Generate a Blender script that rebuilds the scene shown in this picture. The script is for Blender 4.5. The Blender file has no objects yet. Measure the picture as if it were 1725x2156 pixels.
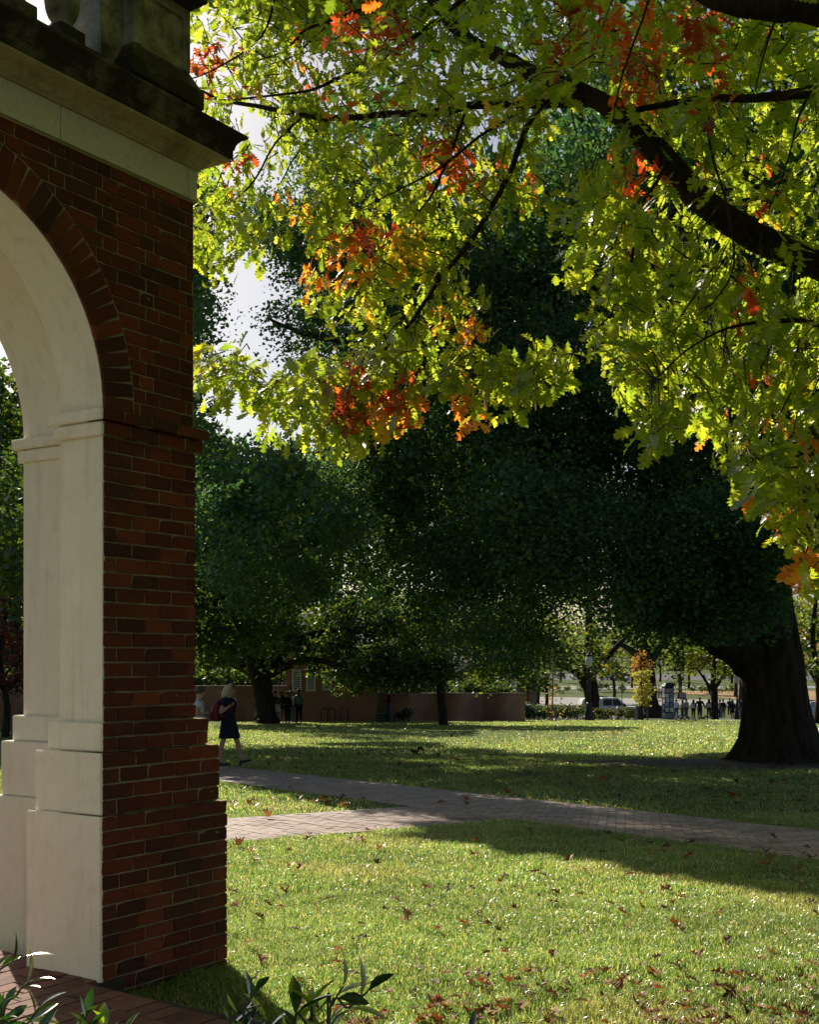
import bpy, bmesh, math, random
import numpy as np
from mathutils import Vector, Matrix

# ------------------------------------------------------------------ camera, sky, sun, exposure
S = bpy.context.scene
COL = S.collection
EYE = 1.55
FPX, CXP, HYP = 2580.0, 862.0, 1390.0          # focal length, centre column and horizon row measured on the photograph
cam_d = bpy.data.cameras.new('camera')
cam = bpy.data.objects.new('camera', cam_d)
COL.objects.link(cam)
cam.location = (0, 0, EYE)
cam.rotation_euler = (math.radians(90), 0, 0)
cam_d.sensor_fit = 'HORIZONTAL'
cam_d.sensor_width = 36.0
cam_d.lens = 36.0 * FPX / 1725.0
cam_d.shift_y = (HYP - 1078.0) / 1725.0
cam_d.clip_start = 0.05
cam_d.clip_end = 3000
S.camera = cam

SUN_EL, SUN_AZ = 32.0, -24.0                    # degrees; azimuth from +Y (into the picture), minus is left
world = bpy.data.worlds.new('World')
S.world = world
world.use_nodes = True
wn = world.node_tree.nodes
wl = world.node_tree.links
bg = wn['Background']
sky = wn.new('ShaderNodeTexSky')
sky.sky_type = 'NISHITA'
sky.sun_disc = False
sky.sun_elevation = math.radians(SUN_EL)
sky.sun_rotation = math.radians(SUN_AZ)
sky.altitude = 150
sky.air_density = 1.0
sky.dust_density = 1.5
sky.ozone_density = 1.0
wl.new(sky.outputs[0], bg.inputs[0])
bg.inputs[1].default_value = 0.057

sun_d = bpy.data.lights.new('sun', 'SUN')
sun_d.energy = 5.0
sun_d.angle = math.radians(0.55)
sun_d.color = (1.0, 0.9, 0.74)
sun = bpy.data.objects.new('sun', sun_d)
COL.objects.link(sun)
_e, _a = math.radians(SUN_EL), math.radians(SUN_AZ)
SUNV = Vector((math.sin(_a) * math.cos(_e), math.cos(_a) * math.cos(_e), math.sin(_e)))
sun.rotation_euler = SUNV.to_track_quat('Z', 'Y').to_euler()
sun.location = (-20, 40, 40)

S.view_settings.view_transform = 'Standard'
S.view_settings.look = 'None'
S.view_settings.exposure = 0.42
S.view_settings.gamma = 1.0
S.view_settings.use_curve_mapping = False
S.render.engine = 'CYCLES'
S.cycles.max_bounces = 7
S.cycles.diffuse_bounces = 4
S.cycles.glossy_bounces = 2
S.cycles.transmission_bounces = 4
S.cycles.transparent_max_bounces = 4

rng = np.random.default_rng(11)
random.seed(5)
R = math.radians

# ------------------------------------------------------------------ terrain profile and pixel helpers
ZK = np.array([(-200, -.17), (6.9, -.17), (25.9, -.676), (68, -1.85), (76, -2.12), (118, -4.05), (172, -3.6), (260, -3.5), (320, -2.5), (420, 1), (600, 9), (1500, 40)], float)
def gz(y):
    return np.interp(y, ZK[:, 0], ZK[:, 1])
def gzf(y):
    return float(np.interp(y, ZK[:, 0], ZK[:, 1]))
def at(px, py, Y):
    return Vector(((px - CXP) / FPX * Y, Y, EYE + Y * (HYP - py) / FPX))
def gx(px, Y):                                   # a point on the ground
    return Vector(((px - CXP) / FPX * Y, Y, gzf(Y)))

# ------------------------------------------------------------------ object helpers
def setp(o, label=None, cat=None, group=None, kind=None):
    if label: o['label'] = label
    if cat: o['category'] = cat
    if group: o['group'] = group
    if kind: o['kind'] = kind
    return o
def empty(name, loc=(0, 0, 0), rz=0.0, label=None, cat=None, group=None):
    o = bpy.data.objects.new(name, None)
    COL.objects.link(o)
    o.location = loc
    o.rotation_euler = (0, 0, rz)
    o.empty_display_size = .2
    return setp(o, label, cat, group)
def link(name, me, parent=None, mat=None, loc=None, rot=None, scale=None):
    if mat is not None:
        me.materials.clear()
        for m in (mat if isinstance(mat, (list, tuple)) else [mat]):
            me.materials.append(m)
    o = bpy.data.objects.new(name, me)
    COL.objects.link(o)
    if parent is not None: o.parent = parent
    if loc is not None: o.location = loc
    if rot is not None: o.rotation_euler = rot
    if scale is not None: o.scale = scale
    return o
def me_np(name, V, F, smooth=False, col=None, mi=None):
    """V (n,3); F (m,k) of one size k; col (n,3) point colours."""
    V = np.asarray(V, np.float32); F = np.asarray(F, np.int32)
    me = bpy.data.meshes.new(name)
    n, (m, k) = len(V), F.shape
    me.vertices.add(n); me.vertices.foreach_set('co', V.ravel())
    me.loops.add(m * k); me.loops.foreach_set('vertex_index', F.ravel())
    me.polygons.add(m)
    me.polygons.foreach_set('loop_start', np.arange(0, m * k, k, dtype=np.int32))
    me.polygons.foreach_set('loop_total', np.full(m, k, np.int32))
    if smooth: me.polygons.foreach_set('use_smooth', np.ones(m, bool))
    if mi is not None: me.polygons.foreach_set('material_index', np.asarray(mi, np.int32))
    me.update(calc_edges=True)
    if col is not None:
        at_ = me.color_attributes.new('col', 'FLOAT_COLOR', 'POINT')
        c4 = np.ones((n, 4), np.float32); c4[:, :3] = col
        at_.data.foreach_set('color', c4.ravel())
    return me
class MB:
    """collects mixed polygons into one mesh"""
    def __init__(s): s.v = []; s.f = []; s.m = []
    def add(s, vs, fs, mi=0):
        b = len(s.v)
        s.v += [tuple(v) for v in vs]
        s.f += [tuple(b + i for i in f) for f in fs]
        s.m += [mi] * len(fs)
        return s
    def box(s, x0, x1, y0, y1, z0, z1, mi=0):
        vs = [(x, y, z) for z in (z0, z1) for y in (y0, y1) for x in (x0, x1)]
        return s.add(vs, [(0, 2, 3, 1), (4, 5, 7, 6), (0, 1, 5, 4), (2, 6, 7, 3), (0, 4, 6, 2), (1, 3, 7, 5)], mi)
    def tube(s, pts, rad, n=8, mi=0, cap=True):
        pts = [Vector(p) for p in pts]
        rings = []
        prev = None
        for i, p in enumerate(pts):
            d = (pts[min(i + 1, len(pts) - 1)] - pts[max(i - 1, 0)])
            d = d.normalized() if d.length > 1e-9 else Vector((0, 0, 1))
            if prev is None:
                a = d.orthogonal().normalized()
            else:
                a = prev - d * prev.dot(d)
                a = a.normalized() if a.length > 1e-6 else d.orthogonal().normalized()
            prev = a
            b = d.cross(a)
            r = rad[i] if hasattr(rad, '__len__') else rad
            rings.append([p + (a * math.cos(2 * math.pi * k / n) + b * math.sin(2 * math.pi * k / n)) * r for k in range(n)])
        vs = [v for r_ in rings for v in r_]
        fs = []
        for i in range(len(pts) - 1):
            for k in range(n):
                k2 = (k + 1) % n
                fs.append((i * n + k, i * n + k2, (i + 1) * n + k2, (i + 1) * n + k))
        if cap:
            fs.append(tuple(reversed(range(n)))); fs.append(tuple(range((len(pts) - 1) * n, len(pts) * n)))
        return s.add(vs, fs, mi)
    def lathe(s, prof, n=20, c=(0, 0, 0), mi=0):
        vs, fs = [], []
        for (r, z) in prof:
            for k in range(n):
                a = 2 * math.pi * k / n
                vs.append((c[0] + r * math.cos(a), c[1] + r * math.sin(a), c[2] + z))
        for i in range(len(prof) - 1):
            for k in range(n):
                k2 = (k + 1) % n
                fs.append((i * n + k, i * n + k2, (i + 1) * n + k2, (i + 1) * n + k))
        fs.append(tuple(reversed(range(n)))); fs.append(tuple(range((len(prof) - 1) * n, len(prof) * n)))
        return s.add(vs, fs, mi)
    def ball(s, c, r, n=10, mi=0):
        rx, ry, rz = r if hasattr(r, '__len__') else (r, r, r)
        vs, fs = [(c[0], c[1], c[2] - rz)], []
        h = n // 2
        for i in range(1, h):
            t = -math.pi / 2 + math.pi * i / h
            for k in range(n):
                a = 2 * math.pi * k / n
                vs.append((c[0] + rx * math.cos(t) * math.cos(a), c[1] + ry * math.cos(t) * math.sin(a), c[2] + rz * math.sin(t)))
        vs.append((c[0], c[1], c[2] + rz))
        for k in range(n): fs.append((0, 1 + (k + 1) % n, 1 + k))
        for i in range(h - 2):
            for k in range(n):
                a, b = 1 + i * n + k, 1 + i * n + (k + 1) % n
                fs.append((a, b, b + n, a + n))
        t = len(vs) - 1
        for k in range(n): fs.append((t, t - n + k, t - n + (k + 1) % n))
        return s.add(vs, fs, mi)
    def rings(s, rings, mi=0, cap=True):
        n = len(rings[0]); vs = [p for r_ in rings for p in r_]; fs = []
        for i in range(len(rings) - 1):
            for k in range(n):
                k2 = (k + 1) % n
                fs.append((i * n + k, i * n + k2, (i + 1) * n + k2, (i + 1) * n + k))
        if cap:
            fs.append(tuple(reversed(range(n)))); fs.append(tuple(range((len(rings) - 1) * n, len(rings) * n)))
        return s.add(vs, fs, mi)
    def mesh(s, name, smooth=False, bevel=0):
        me = bpy.data.meshes.new(name)
        me.from_pydata(s.v, [], s.f)
        for p, m in zip(me.polygons, s.m):
            p.material_index = m
            p.use_smooth = smooth
        if bevel:
            bm = bmesh.new(); bm.from_mesh(me)
            bmesh.ops.remove_doubles(bm, verts=bm.verts, dist=1e-5)
            bmesh.ops.bevel(bm, geom=bm.edges[:], offset=bevel, segments=1, affect='EDGES')
            bm.to_mesh(me); bm.free()
        me.update()
        return me
    def build(s, name, mat, parent=None, smooth=False, bevel=0, **k):
        return link(name, s.mesh(name, smooth, bevel), parent, mat, **k)

# ------------------------------------------------------------------ material helpers
def newmat(name):
    m = bpy.data.materials.new(name); m.use_nodes = True
    return m, m.node_tree.nodes, m.node_tree.links, m.node_tree.nodes['Principled BSDF']
def rgb(c): return (c[0], c[1], c[2], 1.0)
def nz(n, l, scale, detail=4, rough=.55, coord='Object', vec=None):
    t = n.new('ShaderNodeTexNoise'); t.inputs['Scale'].default_value = scale
    t.inputs['Detail'].default_value = detail; t.inputs['Roughness'].default_value = rough
    if vec is None:
        tc = n.new('ShaderNodeTexCoord'); vec = tc.outputs[coord]
    l.new(vec, t.inputs['Vector'])
    return t
def ramp(n, l, fac, stops):
    r = n.new('ShaderNodeValToRGB')
    el = r.color_ramp.elements
    while len(el) < len(stops): el.new(.5)
    for e, (p, c) in zip(el, stops):
        e.position = p; e.color = rgb(c) if len(c) == 3 else c
    l.new(fac, r.inputs[0])
    return r
def mix(n, l, fac, a, b, mode='MIX'):
    m = n.new('ShaderNodeMix'); m.data_type = 'RGBA'; m.blend_type = mode
    for k, v in ((0, fac), (6, a), (7, b)):
        if hasattr(v, 'links') or isinstance(v, bpy.types.NodeSocket): l.new(v, m.inputs[k])
        else: m.inputs[k].default_value = v if k == 0 else rgb(v)
    return m.outputs[2]
def bump(n, l, bsdf, height, strength=.3, dist=.01):
    b = n.new('ShaderNodeBump'); b.inputs['Strength'].default_value = strength; b.inputs['Distance'].default_value = dist
    l.new(height, b.inputs['Height']); l.new(b.outputs[0], bsdf.inputs['Normal'])
def simple(name, c, rough=.6, metal=0.0, var=.15, scale=6, bumpS=0.0, spec=.5):
    m, n, l, b = newmat(name)
    t = nz(n, l, scale)
    lo = tuple(x * (1 - var) for x in c); hi = tuple(min(1, x * (1 + var)) for x in c)
    r = ramp(n, l, t.outputs[0], [(.3, lo), (.7, hi)])
    l.new(r.outputs[0], b.inputs['Base Color'])
    b.inputs['Roughness'].default_value = rough; b.inputs['Metallic'].default_value = metal
    b.inputs['Specular IOR Level'].default_value = spec
    if bumpS: bump(n, l, b, t.outputs[0], bumpS)
    return m
def leafmat(name, trans=.5, gloss=.06, rough=.4, tint=(1.0, 1.0, 1.0), tgain=1.0, useattr=True, c=(.06, .1, .02), dgain=1.0):
    """diffuse + translucent leaf: colour from the point attribute 'col'"""
    m = bpy.data.materials.new(name); m.use_nodes = True
    n, l = m.node_tree.nodes, m.node_tree.links
    n.clear()
    out = n.new('ShaderNodeOutputMaterial')
    if useattr:
        a = n.new('ShaderNodeAttribute'); a.attribute_name = 'col'; base = a.outputs['Color']
    else:
        oi = n.new('ShaderNodeObjectInfo')
        hs = n.new('ShaderNodeHueSaturation'); hs.inputs['Color'].default_value = rgb(c)
        mr = n.new('ShaderNodeMapRange'); mr.inputs[3].default_value = .75; mr.inputs[4].default_value = 1.3
        l.new(oi.outputs['Random'], mr.inputs[0]); l.new(mr.outputs[0], hs.inputs['Value']); base = hs.outputs[0]
    d = n.new('ShaderNodeBsdfDiffuse'); t = n.new('ShaderNodeBsdfTranslucent'); g = n.new('ShaderNodeBsdfGlossy')
    dm = n.new('ShaderNodeMix'); dm.data_type = 'RGBA'; dm.blend_type = 'MULTIPLY'; dm.inputs[0].default_value = 1
    l.new(base, dm.inputs[6]); dm.inputs[7].default_value = (dgain, dgain, dgain, 1); l.new(dm.outputs[2], d.inputs[0])
    mu = n.new('ShaderNodeMix'); mu.data_type = 'RGBA'; mu.blend_type = 'MULTIPLY'; mu.inputs[0].default_value = 1
    l.new(base, mu.inputs[6]); mu.inputs[7].default_value = (tint[0] * tgain, tint[1] * tgain, tint[2] * tgain, 1)
    l.new(mu.outputs[2], t.inputs[0])
    g.inputs['Roughness'].default_value = rough
    m1 = n.new('ShaderNodeMixShader'); m1.inputs[0].default_value = trans
    l.new(d.outputs[0], m1.inputs[1]); l.new(t.outputs[0], m1.inputs[2])
    fr = n.new('ShaderNodeLayerWeight'); fr.inputs[0].default_value = .35
    mm = n.new('ShaderNodeMath'); mm.operation = 'MULTIPLY'; mm.inputs[1].default_value = gloss * 4
    ad = n.new('ShaderNodeMath'); ad.operation = 'ADD'; ad.inputs[1].default_value = gloss * .4; ad.use_clamp = True
    l.new(fr.outputs['Fresnel'], mm.inputs[0]); l.new(mm.outputs[0], ad.inputs[0])
    m2 = n.new('ShaderNodeMixShader'); l.new(ad.outputs[0], m2.inputs[0])
    l.new(m1.outputs[0], m2.inputs[1]); l.new(g.outputs[0], m2.inputs[2])
    l.new(m2.outputs[0], out.inputs[0])
    return m

# bricks: every brick takes its own tone from the object's random number
def brickmat(name, stops, rough=.85):
    m, n, l, b = newmat(name)
    oi = n.new('ShaderNodeObjectInfo')
    r = ramp(n, l, oi.outputs['Random'], stops)
    geo = n.new('ShaderNodeNewGeometry')
    t = nz(n, l, 26, 6, .65, vec=geo.outputs['Position'])
    t2 = nz(n, l, 2.2, 3, .6, vec=geo.outputs['Position'])
    c = mix(n, l, ramp(n, l, t.outputs[0], [(.35, (.0, .0, .0)), (.75, (.45, .45, .45))]).outputs[0], r.outputs[0], (.06, .024, .018))
    c = mix(n, l, ramp(n, l, t2.outputs[0], [(.5, (0, 0, 0)), (.72, (.55, .55, .55))]).outputs[0], c, (.045, .032, .02))
    l.new(c, b.inputs['Base Color']); b.inputs['Roughness'].default_value = rough
    b.inputs['Specular IOR Level'].default_value = .25
    bump(n, l, b, t.outputs[0], .5, .006)
    return m
BRK = [(0.0, (.080, .018, .011)), (.25, (.135, .025, .012)), (.6, (.195, .036, .015)), (.85, (.27, .055, .021)), (1.0, (.07, .021, .014))]
M_BRICK = brickmat('red_brick', BRK)
def mortarmat():
    m, n, l, b = newmat('mortar')
    t = nz(n, l, 30, 5)
    t2 = nz(n, l, 1.7, 3)
    c = ramp(n, l, t.outputs[0], [(.3, (.26, .19, .105)), (.7, (.42, .32, .19))])
    c2 = mix(n, l, ramp(n, l, t2.outputs[0], [(.45, (0, 0, 0)), (.7, (.6, .6, .6))]).outputs[0], c.outputs[0], (.09, .07, .045))
    l.new(c2, b.inputs['Base Color']); b.inputs['Roughness'].default_value = .95
    bump(n, l, b, t.outputs[0], .6, .006)
    return m
M_MORTAR = mortarmat()
def plastermat():
    m, n, l, b = newmat('white_plaster')
    t = nz(n, l, 3.0, 6, .6)
    t2 = nz(n, l, 14, 6, .65)
    tc = n.new('ShaderNodeTexCoord'); mp = n.new('ShaderNodeMapping'); mp.inputs['Scale'].default_value = (9, 9, .7)
    l.new(tc.outputs['Object'], mp.inputs[0])
    t3 = nz(n, l, 1.6, 5, .6, vec=mp.outputs[0])
    c = ramp(n, l, t.outputs[0], [(.3, (.77, .72, .585)), (.7, (.85, .80, .675))])
    c2 = mix(n, l, ramp(n, l, t2.outputs[0], [(.52, (0, 0, 0)), (.8, (.5, .5, .5))]).outputs[0], c.outputs[0], (.60, .53, .42))
    c3 = mix(n, l, ramp(n, l, t3.outputs[0], [(.54, (0, 0, 0)), (.74, (.45, .45, .45))]).outputs[0], c2, (.50, .45, .37))
    t4 = nz(n, l, 2.1, 8, .75)
    c3 = mix(n, l, ramp(n, l, t4.outputs[0], [(.60, (0, 0, 0)), (.70, (.5, .5, .5))]).outputs[0], c3, (.56, .46, .33))
    l.new(c3, b.inputs['Base Color']); b.inputs['Roughness'].default_value = .8; b.inputs['Specular IOR Level'].default_value = .2
    bump(n, l, b, t2.outputs[0], .25, .004)
    return m
M_PLASTER = plastermat()
def marblemat():
    m, n, l, b = newmat('pale_marble')
    t = nz(n, l, 2.3, 8, .7)
    w = n.new('ShaderNodeTexNoise'); w.inputs['Scale'].default_value = 4.5; w.inputs['Detail'].default_value = 3; w.inputs['Distortion'].default_value = 2.5
    tc = n.new('ShaderNodeTexCoord'); l.new(tc.outputs['Object'], w.inputs['Vector'])
    c = ramp(n, l, t.outputs[0], [(.3, (.66, .54, .41)), (.7, (.78, .67, .52))])
    v = ramp(n, l, w.outputs[0], [(.485, (0, 0, 0)), (.5, (.5, .5, .5)), (.515, (0, 0, 0))])
    c2 = mix(n, l, v.outputs[0], c.outputs[0], (.30, .30, .29))
    l.new(c2, b.inputs['Base Color']); b.inputs['Roughness'].default_value = .6
    return m
M_MARBLE = marblemat()
def stonemat(name, pale, dark, lo, hi):
    m, n, l, b = newmat(name)
    geo = n.new('ShaderNodeNewGeometry')
    t = nz(n, l, 3.2, 7, .68, vec=geo.outputs['Position']); t2 = nz(n, l, 30, 5, .7, vec=geo.outputs['Position'])
    f = ramp(n, l, t.outputs[0], [(lo, (0, 0, 0)), (hi, (1, 1, 1))])
    c = mix(n, l, f.outputs[0], dark, pale)
    c = mix(n, l, ramp(n, l, t2.outputs[0], [(.4, (0, 0, 0)), (.8, (.5, .5, .5))]).outputs[0], c, tuple(x * .5 for x in dark))
    l.new(c, b.inputs['Base Color']); b.inputs['Roughness'].default_value = .9
    b.inputs['Specular IOR Level'].default_value = .2
    bump(n, l, b, t2.outputs[0], .5, .006)
    return m
M_STONE = stonemat('weathered_stone', (.42, .36, .27), (.075, .058, .038), .40, .62)
M_STONE2 = stonemat('blackened_stone', (.26, .20, .13), (.045, .034, .022), .50, .70)
M_STONE3 = stonemat('skylit_pale_stone', (.42, .43, .42), (.16, .17, .17), .38, .62)
M_SOFFIT = stonemat('cream_stone', (.55, .44, .27), (.34, .25, .13), .33, .55)

M_BARK = None
def barkmat(name, a, b_, scale=9):
    m, n, l, b = newmat(name)
    tc = n.new('ShaderNodeTexCoord'); mp = n.new('ShaderNodeMapping'); mp.inputs['Scale'].default_value = (1, 1, .18)
    l.new(tc.outputs['Object'], mp.inputs[0])
    t = nz(n, l, scale, 6, .7, vec=mp.outputs[0])
    r = ramp(n, l, t.outputs[0], [(.35, a), (.65, b_)])
    l.new(r.outputs[0], b.inputs['Base Color']); b.inputs['Roughness'].default_value = .95; b.inputs['Specular IOR Level'].default_value = .15
    bump(n, l, b, t.outputs[0], 1.0, .05)
    return m
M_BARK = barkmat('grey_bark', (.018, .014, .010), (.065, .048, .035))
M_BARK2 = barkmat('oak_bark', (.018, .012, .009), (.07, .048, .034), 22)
M_TWIG = simple('twig', (.07, .048, .034), .9, scale=30)

# ------------------------------------------------------------------ ground
def groundmat():
    m, n, l, b = newmat('lawn_ground')
    geo = n.new('ShaderNodeNewGeometry')
    t = nz(n, l, .35, 5, .6, vec=geo.outputs['Position']); t2 = nz(n, l, 9, 6, .7, vec=geo.outputs['Position'])
    t3 = nz(n, l, 60, 4, .7, vec=geo.outputs['Position'])
    c = ramp(n, l, t.outputs[0], [(.3, (.07, .11, .026)), (.7, (.105, .145, .036))])
    c2 = mix(n, l, ramp(n, l, t2.outputs[0], [(.48, (0, 0, 0)), (.75, (.8, .8, .8))]).outputs[0], c.outputs[0], (.07, .052, .026))
    c3 = mix(n, l, ramp(n, l, t3.outputs[0], [(.4, (0, 0, 0)), (.75, (.5, .5, .5))]).outputs[0], c2, (.11, .14, .04))
    l.new(c3, b.inputs['Base Color']); b.inputs['Roughness'].default_value = .9; b.inputs['Specular IOR Level'].default_value = .1
    bump(n, l, b, t3.outputs[0], .8, .03)
    return m
xs = np.unique(np.r_[np.linspace(-600, -60, 10), np.linspace(-60, 60, 61), np.linspace(60, 600, 10)])
ys = np.unique(np.r_[np.linspace(-120, 4, 9), np.linspace(4, 130, 127), np.linspace(130, 600, 48), [800, 1100, 1500]])
XX, YY = np.meshgrid(xs, ys)
ZZ = gz(YY) + .03 * np.sin(XX * .21 + 1) * np.sin(YY * .17) * np.clip((YY - 27) / 20, 0, 1)
idx = np.arange(XX.size).reshape(XX.shape)
F = np.stack([idx[:-1, :-1], idx[:-1, 1:], idx[1:, 1:], idx[1:, :-1]], -1).reshape(-1, 4)
lawn = link('lawn', me_np('lawn', np.stack([XX, YY, ZZ], -1).reshape(-1, 3), F, True), None, groundmat())
setp(lawn, kind='structure')

def sheet(name, poly, mat, dz, thick=0.0, step=None):
    """a thin slab following the ground over a convex polygon of (x,y)"""
    mb = MB()
    bm = bmesh.new()
    vs = [bm.verts.new((x, y, 0)) for x, y in poly]
    bm.faces.new(vs)
    if step:
        y0 = min(p[1] for p in poly); y1 = max(p[1] for p in poly)
        y = y0 + step
        while y < y1:
            bmesh.ops.bisect_plane(bm, geom=bm.verts[:] + bm.edges[:] + bm.faces[:], plane_co=(0, y, 0), plane_no=(0, 1, 0))
            y += step
    if thick:
        r = bmesh.ops.extrude_face_region(bm, geom=bm.faces[:])
        up = {v for v in r['geom'] if isinstance(v, bmesh.types.BMVert)}
        for v in bm.verts: v.co.z = gzf(v.co.y) + (dz if v in up else dz - thick)
    else:
        for v in bm.verts: v.co.z = gzf(v.co.y) + dz
    bmesh.ops.recalc_face_normals(bm, faces=bm.faces[:])
    me = bpy.data.meshes.new(name); bm.to_mesh(me); bm.free()
    return setp(link(name, me, None, mat), kind='structure')
M_ASPH = simple('asphalt', (.075, .075, .08), .9, var=.3, scale=3, bumpS=.2)
M_ROAD = simple('pale_road', (.29, .275, .265), .9, var=.12, scale=1.2)
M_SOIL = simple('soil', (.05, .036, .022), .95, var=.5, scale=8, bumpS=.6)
M_GOLD = simple('leaf_strewn_ground', (.34, .20, .07), .95, var=.35, scale=.6)
sheet('street', [(7.6, 74.2), (90, 74.2), (110, 122), (9, 122)], M_ASPH, .012, step=4)
sheet('far_path', [(6, 146), (34, 146), (72, 131), (90, 131), (90, 141), (40, 163), (10, 176), (6, 176)], M_ROAD, .02, step=6)
sheet('leafy_bank', [(44, 164), (120, 140), (140, 205), (40, 205)], M_GOLD, .02, step=6)
sheet('far_road', [(18, 212), (70, 225), (160, 212), (160, 240), (10, 240)], M_ROAD, .025, step=8)
sheet('car_park', [(5, 285), (190, 285), (190, 330), (5, 330)], M_ASPH, .03, step=6)

# ------------------------------------------------------------------ the arcade (local x runs along its front, local y into it)
TH = R(33.0)
CX0, CY0 = (217.5 - CXP) / FPX * 6.32, 6.32
U2 = np.array([math.sin(TH), math.cos(TH)]); V2 = np.array([-math.cos(TH), math.sin(TH)])
arc = empty('brick_arcade', (CX0, CY0, 0), R(90) - TH, 'red brick garden arcade with white plastered arches and a stone balustrade beside the lawn', 'arcade')
def L2W(t, v): return CX0 + t * U2[0] + v * V2[0], CY0 + t * U2[1] + v * V2[1]
ZB, ZS = -.055, 2.845                             # floor, spring of the arches
RA, TC = .985, -.985
W1, D1, D2 = .690, .3185, 1.07
ZM = 4.124
PR = [(-.21, .763, .125), (.763, 1.080, .094), (1.080, 1.228, .049)]   # plinth tiers: from, to, projection

def arch_wall(mb, t0, t1, tl, tr, rad, zs, z0, z1, v0, v1, n=28, mi=0):
    """wall slab with an opening from tl to tr whose head turns two quarter circles of radius rad"""
    arcp = [(tr - rad + rad * math.cos(a), zs + rad * math.sin(a)) for a in np.linspace(0, math.pi / 2, n)]
    arcl = [(tl + rad - rad * math.sin(a), zs + rad * math.cos(a)) for a in np.linspace(0, math.pi / 2, n)]
    pts = arcp + (arcl if abs((tr - tl) - 2 * rad) > 1e-6 else arcl[1:])
    mb.box(tr, t1, v0, v1, z0, z1, mi); mb.box(t0, tl, v0, v1, z0, z1, mi)
    for (ta, za), (tb, zb) in zip(pts[:-1], pts[1:]):
        mb.add([(ta, v0, za), (tb, v0, zb), (tb, v0, z1), (ta, v0, z1), (ta, v1, za), (tb, v1, zb), (tb, v1, z1), (ta, v1, z1)],
               [(0, 3, 2, 1), (4, 5, 6, 7), (0, 1, 5, 4)], mi)
    return pts
mb = MB(); arch_wall(mb, -4.2, W1 - .014, 2 * TC - .012, .012, RA + .012, ZS, ZB - .3, ZM, .0065, D1 - .002)
for z0, z1, p in PR: mb.box(-p + .02, W1 + p - .012, -p + .0065, .1, z0 - (.2 if z0 < 0 else 0), z1 - .004)
for z0, z1, p in ((2.708, 2.781, .029), (2.783, 2.845, .0535)): mb.box(-p + .02, W1 + p - .01, -p + .0065, .1, z0 + .004, z1 - .004)
wall = mb.build('wall_core', M_MORTAR, arc)
mb = MB(); arch_wall(mb, -4.6, W1 - .03, -2.35, .38, RA, ZS, ZB - .3, ZM, D1, D2)
mb.build('rear_wall', M_PLASTER, arc)
# white lining of the front arch: jamb faces and soffit, one skin 3 mm proud of the brick arris
def lining(t_r, t_l, rad, zs, z0, v0, v1, th):
    out = [(t_r, z0)] + [(t_r - rad + rad * math.cos(a), zs + rad * math.sin(a)) for a in np.linspace(0, math.pi / 2, 40)]
    out += [(t_l + rad - rad * math.sin(a), zs + rad * math.cos(a)) for a in np.linspace(0, math.pi / 2, 40)][(1 if abs(t_r - t_l - 2 * rad) < 1e-6 else 0):] + [(t_l, z0)]
    cen = ((t_r + t_l) / 2, zs)
    inn = []
    for i, (t, z) in enumerate(out):
        a = out[max(i - 1, 0)]; b = out[min(i + 1, len(out) - 1)]
        d = Vector((b[0] - a[0], b[1] - a[1])).normalized()
        inn.append((t - d.y * -th * -1 if False else t + d.y * th, z - d.x * th))
    mb = MB()
    n = len(out)
    vs = [(t, v0, z) for t, z in out] + [(t, v1, z) for t, z in out] + [(t, v0, z) for t, z in inn] + [(t, v1, z) for t, z in inn]
    fs = []
    for i in range(n - 1):
        fs += [(i, i + 1, n + i + 1, n + i), (2 * n + i, 2 * n + i + 1, i + 1, i), (n + i, n + i + 1, 3 * n + i + 1, 3 * n + i)]
    return mb.add(vs, fs)
lm = lining(-.004, 2 * TC + .004, RA - .004, ZS, ZB, .004, D1 + .004, .014).mesh('arch_lining', False)
for p in lm.polygons: p.use_smooth = False
link('arch_lining', lm, arc, M_PLASTER)
link('rear_arch_lining', lining(.376, -2.346, RA - .004, ZS, ZB, D1 + .006, D2 + .004, .03).mesh('rear_arch_lining'), arc, M_PLASTER)

def plaster_block(name, t0, t1, v0, v1, z0, z1, bev=.008):
    me = MB().box(t0, t1, v0, v1, z0, z1).mesh(name, bevel=bev)
    return link(name, me, arc, M_PLASTER)
IMP = [(2.708, 2.781, .029), (2.783, ZS, .0535)]
for s, tj in ((1, 0.0), (-1, 2 * TC)):
    for z0, z1, p in PR + IMP:
        a, b = (tj - p - .006, tj - p + .018) if s > 0 else (tj + p - .018, tj + p + .006)
        plaster_block('base_block' if z0 < 2 else 'impost_block', a, b, -p + .004, D1 + p, z0, z1 - .001)
for s, tj in ((1, .38), (-1, -2.35)):
    for z0, z1, p in PR + IMP:
        a, b = (tj - p - .004, tj + .3) if s > 0 else (tj - .3, tj + p + .004)
        plaster_block('base_block' if z0 < 2 else 'impost_block', a, b, D1 + .22, D2 + p, z0, z1 - .001)

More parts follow.
